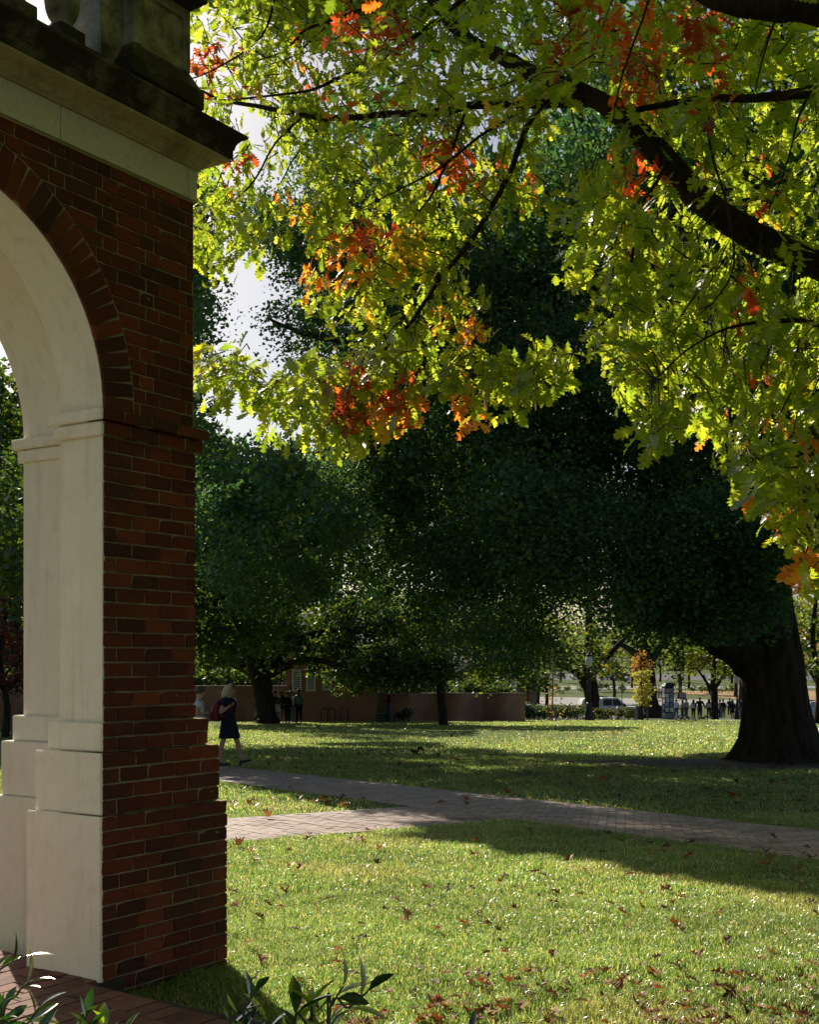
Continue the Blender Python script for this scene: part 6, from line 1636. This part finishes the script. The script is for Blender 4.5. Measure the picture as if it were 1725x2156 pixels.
# barrier stand and parked signs at the far right, and parked cars by the road
ba = empty('sandwich_board', gx(1346, 80), R(20), 'small folding board standing on the street in front of the truck', 'sign')
MB().add([(-.25, -.22, 0), (.25, -.22, 0), (.25, .0, .85), (-.25, .0, .85), (-.25, -.19, 0), (.25, -.19, 0), (.25, .03, .85), (-.25, .03, .85)], [(0, 1, 2, 3), (4, 7, 6, 5), (0, 3, 7, 4), (1, 5, 6, 2), (3, 2, 6, 7)]).build('front_panel', M_BK, ba)
MB().add([(-.25, .25, 0), (.25, .25, 0), (.25, .035, .85), (-.25, .035, .85), (-.25, .22, 0), (.25, .22, 0), (.25, .005, .84), (-.25, .005, .84)], [(0, 3, 2, 1), (4, 5, 6, 7), (0, 4, 7, 3), (1, 2, 6, 5)]).build('rear_panel', simple('pale_panel', (.5, .5, .5), .6), ba)
for k, (px, Y, lb) in enumerate(((1716, 106, 'pale blue notice board on legs at the right edge'), (1707, 105, 'white notice board standing low at the right edge'))):
    o = empty('notice_board', gx(px, Y), R(5), lb, 'sign')
    MB().box(-.38, .38, -.02, .02, (1.0, .5)[k], (1.45, 1.0)[k]).build('board', simple('board_face_%s' % 'ab'[k], ((.35, .45, .60), (.55, .58, .66))[k], .6), o)
    for x in (-.3, .3): MB().tube([(x, .03, -.1), (x, .03, 1.0)], .03, 6).build('leg', M_IRON, o)
def car(label, px, Y, rz, c):
    o = empty('parked_car', gx(px, Y), rz, label, 'car', 'cars parked along the far road')
    m = simple('car_paint', c, .3, var=.03)
    extr('body', [(-2.2, .35), (-2.25, .75), (-2.1, .92), (1.2, .92), (2.1, .78), (2.2, .5), (2.15, .3)], -.88, .88, m, o, .06)
    extr('cabin', [(-1.9, .90), (-1.45, 1.42), (.1, 1.46), (.95, .90)], -.76, .76, M_GL, o, .04)
    extr('roof', [(-1.5, 1.41), (-1.35, 1.47), (.05, 1.50), (.2, 1.44)], -.74, .74, m, o)
    for x in (-1.35, 1.35):
        for y in (-.82, .82):
            me = MB().lathe([(.1, -.1), (.32, -.1), (.33, 0), (.32, .1), (.1, .1)], 14).mesh('wheel', True); me.transform(Matrix.Rotation(R(90), 4, 'X')); me.transform(Matrix.Translation((x, y, .33)))
            link('wheel', me, o, M_BK)
    return o
for k, (px, Y, c, lb) in enumerate(((1112, 296, (.30, .34, .42), 'blue grey car parked at the far left of the road'), (1145, 296, (.55, .57, .6), 'silver car parked above the bare sapling'), (1178, 296, (.12, .14, .2), 'dark car parked above the hedge'), (1212, 296, (.6, .6, .6), 'white car parked left of the leaning tree'), (1275, 288, (.22, .27, .36), 'steel blue car parked right of the leaning tree'), (1298, 288, (.04, .04, .05), 'black car parked farther up the road'), (1325, 288, (.42, .46, .55), 'pale blue car parked above the stop sign'), (1500, 250, (.58, .58, .6), 'white car parked above the crowd'))):
    car(lb, px, Y, R(90 + (k % 3) * 6), c)

# ------------------------------------------------------------------ grass
def grassmat(name):
    m = leafmat(name, .53, .052, .34, (1.09, 1.04, .66), 4.4, dgain=.6)
    return m
M_GRASS = grassmat('grass_blade')
def on_grass(X, Y):
    q = X * DV[0] + Y * DV[1]; n = X * BV[0] + Y * BV[1]
    e_ = np.abs(rng.normal(size=np.shape(X))) * .035 - .02
    ok = ~((n > MAIN[0] + e_) & (n < MAIN[1] - e_)) & ~((q > BRN[0] + e_) & (q < BRN[1] - e_) & (n < MAIN[0]))
    t = (X - CX0) * U2[0] + (Y - CY0) * U2[1]; v = (X - CX0) * V2[0] + (Y - CY0) * V2[1]
    ok &= ~((t < np.where(v > -.14, TEDGE + .03, -.19)) & (v > -6) & (v < 3.2)) & ~((t < W1 + .16) & (v > -.14))
    return ok
def wedge(n, y0, y1, p0, p1, pw=1.0):
    """random ground points inside the viewed wedge (with a margin)"""
    u = rng.random(n); Y = (y0 ** (pw + 1) + u * (y1 ** (pw + 1) - y0 ** (pw + 1))) ** (1 / (pw + 1))
    px = rng.uniform(p0, p1, n)
    return (px - CXP) / FPX * Y, Y
def blades(X, Y, h, w, name, lean=.6, cols=None):
    n = len(X); Z = gz(Y)
    a = rng.uniform(0, 2 * math.pi, n); bx, by = np.cos(a), np.sin(a)
    cl = .5 + .5 * np.sin(X * 5.3 + 2.2 * np.sin(Y * 3.7)) * np.sin(Y * 6.1 + 1.9 * np.sin(X * 4.3))
    hh = h * rng.uniform(.45, 1.3, n) * (.65 + .8 * cl ** 2); ww = w * rng.uniform(.7, 1.3, n)
    la = rng.uniform(0, 2 * math.pi, n); L = hh * lean * rng.uniform(.2, 1.3, n); lx, ly = np.cos(la) * L, np.sin(la) * L
    V = np.empty((n, 5, 3))
    V[:, 0] = np.stack([X - bx * ww, Y - by * ww, Z - .005], -1); V[:, 1] = np.stack([X + bx * ww, Y + by * ww, Z - .005], -1)
    mx, my, mz = X + lx * .35, Y + ly * .35, Z + hh * .62
    V[:, 2] = np.stack([mx + bx * ww * .8, my + by * ww * .8, mz], -1); V[:, 3] = np.stack([mx - bx * ww * .8, my - by * ww * .8, mz], -1)
    V[:, 4] = np.stack([X + lx, Y + ly, Z + hh * np.clip(1 - .25 * (L / hh) ** 2, .4, 1)], -1)
    i = np.arange(n)[:, None] * 5
    F = np.concatenate([i + np.array([0, 1, 2]), i + np.array([0, 2, 3]), i + np.array([3, 2, 4])])
    if cols is None:
        cols = palette(n, [(.082, .135, .038), (.108, .165, .048), (.15, .18, .066), (.055, .11, .030), (.30, .26, .15)], [4, 4, 3, 3, 1.9])
        patch = .5 + .5 * np.sin(X * 1.3 + 2 * np.sin(Y * .9)) * np.cos(Y * 1.7 + np.sin(X * 2.1))
        cols = cols * (.8 + .35 * patch)[:, None]
        dry = np.clip((np.sin(X * .9 + 1.7 * np.sin(Y * 1.1 + .6)) * np.sin(Y * 1.5 + 1.3 * np.sin(X * 1.7 + 2)) - .35) * 1.6, 0, .38)[:, None]
        cols = cols * (1 - dry) + dry * np.array([.21, .19, .09]) * rng.uniform(.7, 1.2, (n, 1))
    o = link(name, me_np(name, V.reshape(-1, 3), F, False, np.repeat(cols, 5, 0)), None, M_GRASS)
    return setp(o, 'green lawn grass', None, None, 'stuff')
def field(n, y0, y1, p0, p1, h, w, name, **k):
    X, Y = wedge(n, y0, y1, p0, p1); ok = on_grass(X, Y)
    # thin, worn spots
    f = np.sin(X * 2.7 + 1.3 * np.sin(Y * 2.1)) * np.sin(Y * 3.3 + 1.7 * np.sin(X * 1.9)) + .5 * np.sin(X * 6.1 - Y * 4.7)
    ok &= rng.random(n) < np.clip(1.05 - .55 * (f > .75), 0, 1)
    # bare soil round the big trunk and the shaded foot of the pier
    d = np.hypot((X - GX.x) / 2.0, (Y - GX.y + .6)); ok &= rng.random(n) < np.clip((d - 1.2) / 2.2, .0, 1)
    d2 = np.hypot(X + .9, Y - 6.0); ok &= rng.random(n) < np.clip((d2 + .25) / .7, .3, 1)
    return blades(X[ok], Y[ok], h, w, name, **k)
field(250000, 4.9, 9.2, 250, 1900, .045, .0020, 'grass', lean=.95)
field(230000, 9.2, 15.5, 350, 1850, .045, .0028, 'grass', lean=.95)
field(170000, 15.5, 30, 300, 1850, .045, .0050, 'grass', lean=.9)
field(210000, 30, 73.5, 300, 1800, .05, .012, 'grass', lean=.9)
X, Y = wedge(30000, 7.5, 30, -120, 60); ok = on_grass(X, Y); blades(X[ok], Y[ok], .045, .005, 'grass', .9)

# bare earth at the foot of the great trunk
mb = MB(); n_ = 60
ctr = (float(GX.x) - .6, float(GX.y) - .4)
vs = [(ctr[0], ctr[1], gzf(ctr[1]) + .045)]
for j, f in enumerate((.4, .75, 1.0)):
    for k in range(n_):
        a = 2 * math.pi * k / n_
        rr = f * (1 + .12 * math.sin(3 * a) + .07 * math.sin(7 * a + 1))
        x, y = ctr[0] + 4.2 * rr * math.cos(a), ctr[1] + 2.0 * rr * math.sin(a)
        vs.append((x, y, gzf(y) + (.035, .022, .004)[j]))
fs = [(0, 1 + k, 1 + (k + 1) % n_) for k in range(n_)]
for j in range(2):
    for k in range(n_): fs.append((1 + j * n_ + k, 1 + (j + 1) * n_ + k, 1 + (j + 1) * n_ + (k + 1) % n_, 1 + j * n_ + (k + 1) % n_))
setp(mb.add(vs, fs).build('soil_patch', M_SOIL, None, True), kind='structure')
# strip of bare earth in the shade of the pier
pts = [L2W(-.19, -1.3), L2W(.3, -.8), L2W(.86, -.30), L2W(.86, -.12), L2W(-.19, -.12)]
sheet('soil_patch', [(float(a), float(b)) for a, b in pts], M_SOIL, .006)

# ------------------------------------------------------------------ fallen leaves
def fallen(kind, seed):
    r_ = random.Random(seed)
    if kind < 2:
        V, F = oak_leaf_shape(kind); V = V.copy(); F = F.copy()
        V[:, 0] -= .5
    else:                                         # broad pointed star leaf
        tips = [(0, 1.0), (.42, .95), (.8, .85), (1.3, .5), (2.0, .35), (2.6, .6)]
        outline = []
        for a, r0 in [(0, 1.0), (.25, .52), (.62, .92), (.9, .45), (1.35, .78), (1.75, .36), (2.3, .55), (2.8, .25)]:
            outline.append((a, r0 * .62))
        full = outline + [(-a, r0) for a, r0 in reversed(outline[1:])]
        V = np.array([(0, 0, 0)] + [(r0 * math.cos(a), r0 * math.sin(a), 0) for a, r0 in full]); n = len(full)
        F = np.array([(0, 1 + k, 1 + (k + 1) % n, 1 + (k + 1) % n) for k in range(n)])
    c1, c2, tw_ = r_.uniform(-1.0, 1.3), r_.uniform(.2, 2.0), r_.uniform(-.9, .9)
    x, y = V[:, 0].copy(), V[:, 1].copy()
    V[:, 2] += c1 * x * x * .5 + c2 * y * y * 1.4 + tw_ * x * y
    for i_ in range(len(V)):
        V[i_, 2] += r_.uniform(-.035, .035); V[i_, 0] *= r_.uniform(.9, 1.06); V[i_, 1] *= r_.uniform(.85, 1.1)
    V[:, 2] -= V[:, 2].min()
    return V, F
M_DRY = leafmat('dry_leaf', .35, .012, .6, (1.0, .75, .45), 1.3, False, (.24, .10, .035))
M_DRY2 = leafmat('rusty_leaf', .40, .012, .6, (1.0, .6, .3), 1.3, False, (.27, .105, .035))
M_DRY3 = leafmat('pale_dry_leaf', .3, .012, .6, (1.0, .85, .6), 1.1, False, (.40, .27, .15))
M_DRY4 = leafmat('dark_dry_leaf', .25, .012, .6, (1.0, .7, .5), 1.1, False, (.12, .06, .035))
FM = {}
for mk, mm in (('rust', M_DRY2), ('brown', M_DRY), ('pale', M_DRY3), ('dark', M_DRY4)):
    FM[mk] = []
    for k in range(5):
        V, F = fallen((0, 1, 0, 1, 2)[k], k * 7 + len(mk))
        if F.shape[1] == 4 and len(F) and F[0][2] == F[0][3]: F = F[:, :3]
        me = me_np('fallen_leaf', V, F, False); me.materials.append(mm); FM[mk].append(me)
KIND = {'rust': 'rusty orange', 'brown': 'brown curled', 'pale': 'pale tan', 'dark': 'dark brown'}
def where(x, y, sunny):
    px = CXP + x / y * FPX
    if y > 30: return 'far out on the lawn before the wall'
    if y > 16: return 'on the shaded lawn beyond the paths'
    if x * BV[0] + y * BV[1] > 9.0 and px < 900: return 'on the small lawn between the two paths'
    if not sunny: return 'in the tree shade along the near side of the path'
    if y > 10.6: return 'on sunlit grass close to the side path'
    if y < 6.35: return 'in the drift along the bottom edge of the lawn' if px > 900 else 'on the sunlit grass behind the evergreen shoots'
    if px < 760: return 'on sunlit grass near the foot of the pier'
    return 'on the middle of the sunlit near lawn' if px < 1250 else 'on the right half of the sunlit near lawn'
cand = []
for n0, y0, y1, p0, p1 in ((95, 5.3, 7.0, 520, 1740), (45, 5.5, 6.6, 900, 1740), (75, 7.0, 9.5, 480, 1740), (75, 9.5, 13.5, 470, 1740), (60, 14, 20, 470, 1740), (110, 17, 30, 560, 1740), (80, 30, 70, 440, 1560), (20, 14.2, 17.5, 465, 780)):
    X, Y = wedge(n0, y0, y1, p0, p1)
    for x, y in zip(X, Y):
        if on_grass(np.array([x]), np.array([y]))[0] or rng.random() < .10: cand.append((y, x))
# drifts at the bottom of the view
for cx, cy, n0 in ((1.35, 5.8, 15), (.45, 5.95, 13), (.0, 5.8, 10), (2.0, 6.2, 8), (.9, 6.3, 7), (-.35, 6.1, 6), (1.7, 5.7, 10)):
    for _ in range(n0): cand.append((cy + rng.normal() * .16, cx + rng.normal() * .26))
cand.sort()
stv, stf = [], []
cntf = 0; off = 0
restP = []
for y, x in cand:
    if y < 5.0: continue
    mk = rng.choice(['rust', 'brown', 'pale', 'dark'], p=[.17, .42, .19, .22])
    s = float(rng.uniform(.065, .125)) if y < 14 else float(rng.uniform(.08, .14))
    Xs = np.array([x]); 
    sunny = any(inpoly(np.array([x]), np.array([y]), p)[0] for p in SUNNY[:1])
    if cntf < 295:
        o = bpy.data.objects.new('fallen_leaf', FM[mk][rng.integers(5)]); COL.objects.link(o)
        o.location = (x, y, gzf(y) + float(rng.uniform(.022, .045)) * (1 if y < 40 else 1.5))
        o.rotation_euler = (rng.normal() * .26, rng.normal() * .26, rng.uniform(0, 6.28)); o.scale = (s, s, s)
        nearlit = sunny and y < 12.4
        w_ = where(x, y, nearlit); setp(o, '%s fallen leaf lying %s' % (KIND[mk], w_), 'leaf', '%s fallen leaves %s' % (KIND[mk], w_))
        cntf += 1
    else: restP.append((x, y, s, mk))
V0, F0 = fallen(2, 3); F0 = F0[:, :3]
Vr, Fr, Cr = [], [], []
for i, (x, y, s, mk) in enumerate(restP):
    a = rng.uniform(0, 6.28); c_, s_ = math.cos(a), math.sin(a)
    v = V0 * s * 1.2; W = np.stack([x + v[:, 0] * c_ - v[:, 1] * s_, y + v[:, 0] * s_ + v[:, 1] * c_, gzf(y) + .04 + v[:, 2] + v[:, 0] * rng.normal() * .4], -1)
    Vr.append(W); Fr.append(F0 + len(V0) * i); Cr.append(np.tile(palette(1, [(.24, .10, .035), (.36, .14, .03), (.40, .27, .15), (.12, .06, .035)]), (len(V0), 1)))
if Vr:
    o = link('leaf_litter', me_np('leaf_litter', np.concatenate(Vr), np.concatenate(Fr), False, np.concatenate(Cr)), None, leafmat('litter_leaf', .35, .05, .45, (1, .75, .45), 1.3))
    setp(o, 'scattered small dry leaves on the farther lawn', None, None, 'stuff')

# ------------------------------------------------------------------ the leafy evergreen shrubs in front
def lance():
    V, F = [], []
    st = [(0, .012), (.10, .05), (.28, .13), (.5, .165), (.72, .13), (.9, .05), (1.0, .004)]
    for s, w in st:
        zb = -.16 * s * s + .06 * s
        V += [(s, -w, zb + w * .45), (s, 0, zb), (s, w, zb + w * .45)]
    for i in range(len(st) - 1):
        a = 3 * i; F += [(a, a + 1, a + 4, a + 3), (a + 1, a + 2, a + 5, a + 4)]
    return np.array(V), np.array(F)
M_EVER = leafmat('evergreen_leaf', .34, .13, .22, (.9, 1.0, .25), 1.8, False, (.036, .085, .02))
M_EVER2 = leafmat('young_leaf', .5, .10, .25, (1.0, 1.0, .25), 1.5, False, (.22, .34, .035))
lv, lf = lance()
ME_L = me_np('leaf', lv, lf, True); ME_L.materials.append(M_EVER)
ME_L2 = me_np('leaf', lv, lf, True); ME_L2.materials.append(M_EVER2)
M_STEM = simple('green_stem', (.10, .10, .04), .7)
def evergreen(label, px, Y, stems, size=.075, drop=34):
    o = empty('evergreen_shrub', gx(px, Y), 0, label, 'shrub', 'evergreen shrubs along the bottom edge'); O = Vector(o.location)
    root = Vector((0, 0, -.05))
    for st, yoff, yg in stems:
        tip = [at(a, b + drop, Y + yoff) - O for a, b in st]
        mb = MB(); pts = limb(mb, [(root + Vector((rng.normal() * .03, rng.normal() * .03, 0)), .006)] + [(p, .0035 - .0015 * i / len(tip)) for i, p in enumerate(tip)], 6, 0, 6)
        mb.build('stem', M_STEM, o, True)
        pts = [Vector(p) for p in pts]
        k0 = int(len(pts) * .35); ang = rng.uniform(0, 6.28)
        idx_ = np.linspace(k0, len(pts) - 1, max(5, int((pts[-1] - pts[k0]).length / .027)))
        for f in idx_:
            i = int(f); p = pts[i]; d = (pts[min(i + 1, len(pts) - 1)] - pts[max(i - 1, 0)]).normalized()
            ang += 2.4 + rng.normal() * .3
            a = d.orthogonal().normalized(); a2 = d.cross(a)
            rad = a * math.cos(ang) + a2 * math.sin(ang)
            last = f > len(pts) - 3
            ax = (d * (1.0 if last else .75) + rad * (.5 if last else .8) + Vector((0, 0, .15))).normalized()
            nrm = (d * .6 - rad * .3 + Vector((0, 0, .6))); b = nrm.cross(ax).normalized(); nn = ax.cross(b)
            L = 1.15 * size * rng.uniform(.7, 1.25) * (1 if not last else .8)
            lfo = bpy.data.objects.new('leaf', ME_L2 if rng.random() < yg else ME_L); COL.objects.link(lfo); lfo.parent = o
            M = Matrix(((ax.x, b.x, nn.x, p.x), (ax.y, b.y, nn.y, p.y), (ax.z, b.z, nn.z, p.z), (0, 0, 0, 1)))
            lfo.matrix_local = M @ Matrix.Diagonal((L, L * 1.0, L, 1))
    return o
evergreen('leafy evergreen shrub in the bottom corner before the white jamb', 20, 3.1,
          [([(8, 2170), (0, 2070)], 0, .1), ([(-30, 2080), (-10, 1998), (55, 1960)], .1, .1), ([(0, 2150), (36, 2040), (70, 2012)], -.05, .1), ([(30, 2170), (60, 2100), (82, 2068)], .05, .5), ([(70, 2180), (82, 2130)], 0, .05), ([(-10, 2160), (28, 2110)], -.1, .2), ([(110, 2200), (112, 2145)], 0, .1)], .070, 52)
evergreen('low evergreen shrub sprig before the foot of the brick pier', 175, 3.1,
          [([(171, 2160), (178, 2120), (182, 2100)], 0, .0), ([(215, 2180), (218, 2140)], .05, .7), ([(190, 2190), (200, 2140)], -.05, .2), ([(258, 2200), (255, 2165)], 0, .3)], .075)
evergreen('evergreen shrub sprig at the shaded right foot of the pier', 510, 3.1,
          [([(510, 2158), (512, 2113), (537, 2075)], 0, .1), ([(505, 2170), (508, 2140), (498, 2105)], .05, .1), ([(560, 2200), (556, 2150)], 0, .1), ([(480, 2200), (490, 2150)], 0, .2)], .070, 14)
evergreen('bright young evergreen shoots on the sunlit grass at the bottom', 690, 3.0,
          [([(690, 2160), (699, 2120), (722, 2080)], 0, .75), ([(660, 2190), (655, 2140)], .05, .8), ([(690, 2175), (735, 2125), (775, 2090)], -.05, .35), ([(620, 2210), (640, 2150)], 0, .1)], .084, -4)
evergreen('few leaf tips of low shrubs at the lower edge of the lawn', 1000, 3.0,
          [([(990, 2200), (987, 2158)], 0, .2), ([(1390, 2215), (1393, 2165)], 0, .7)], .05)
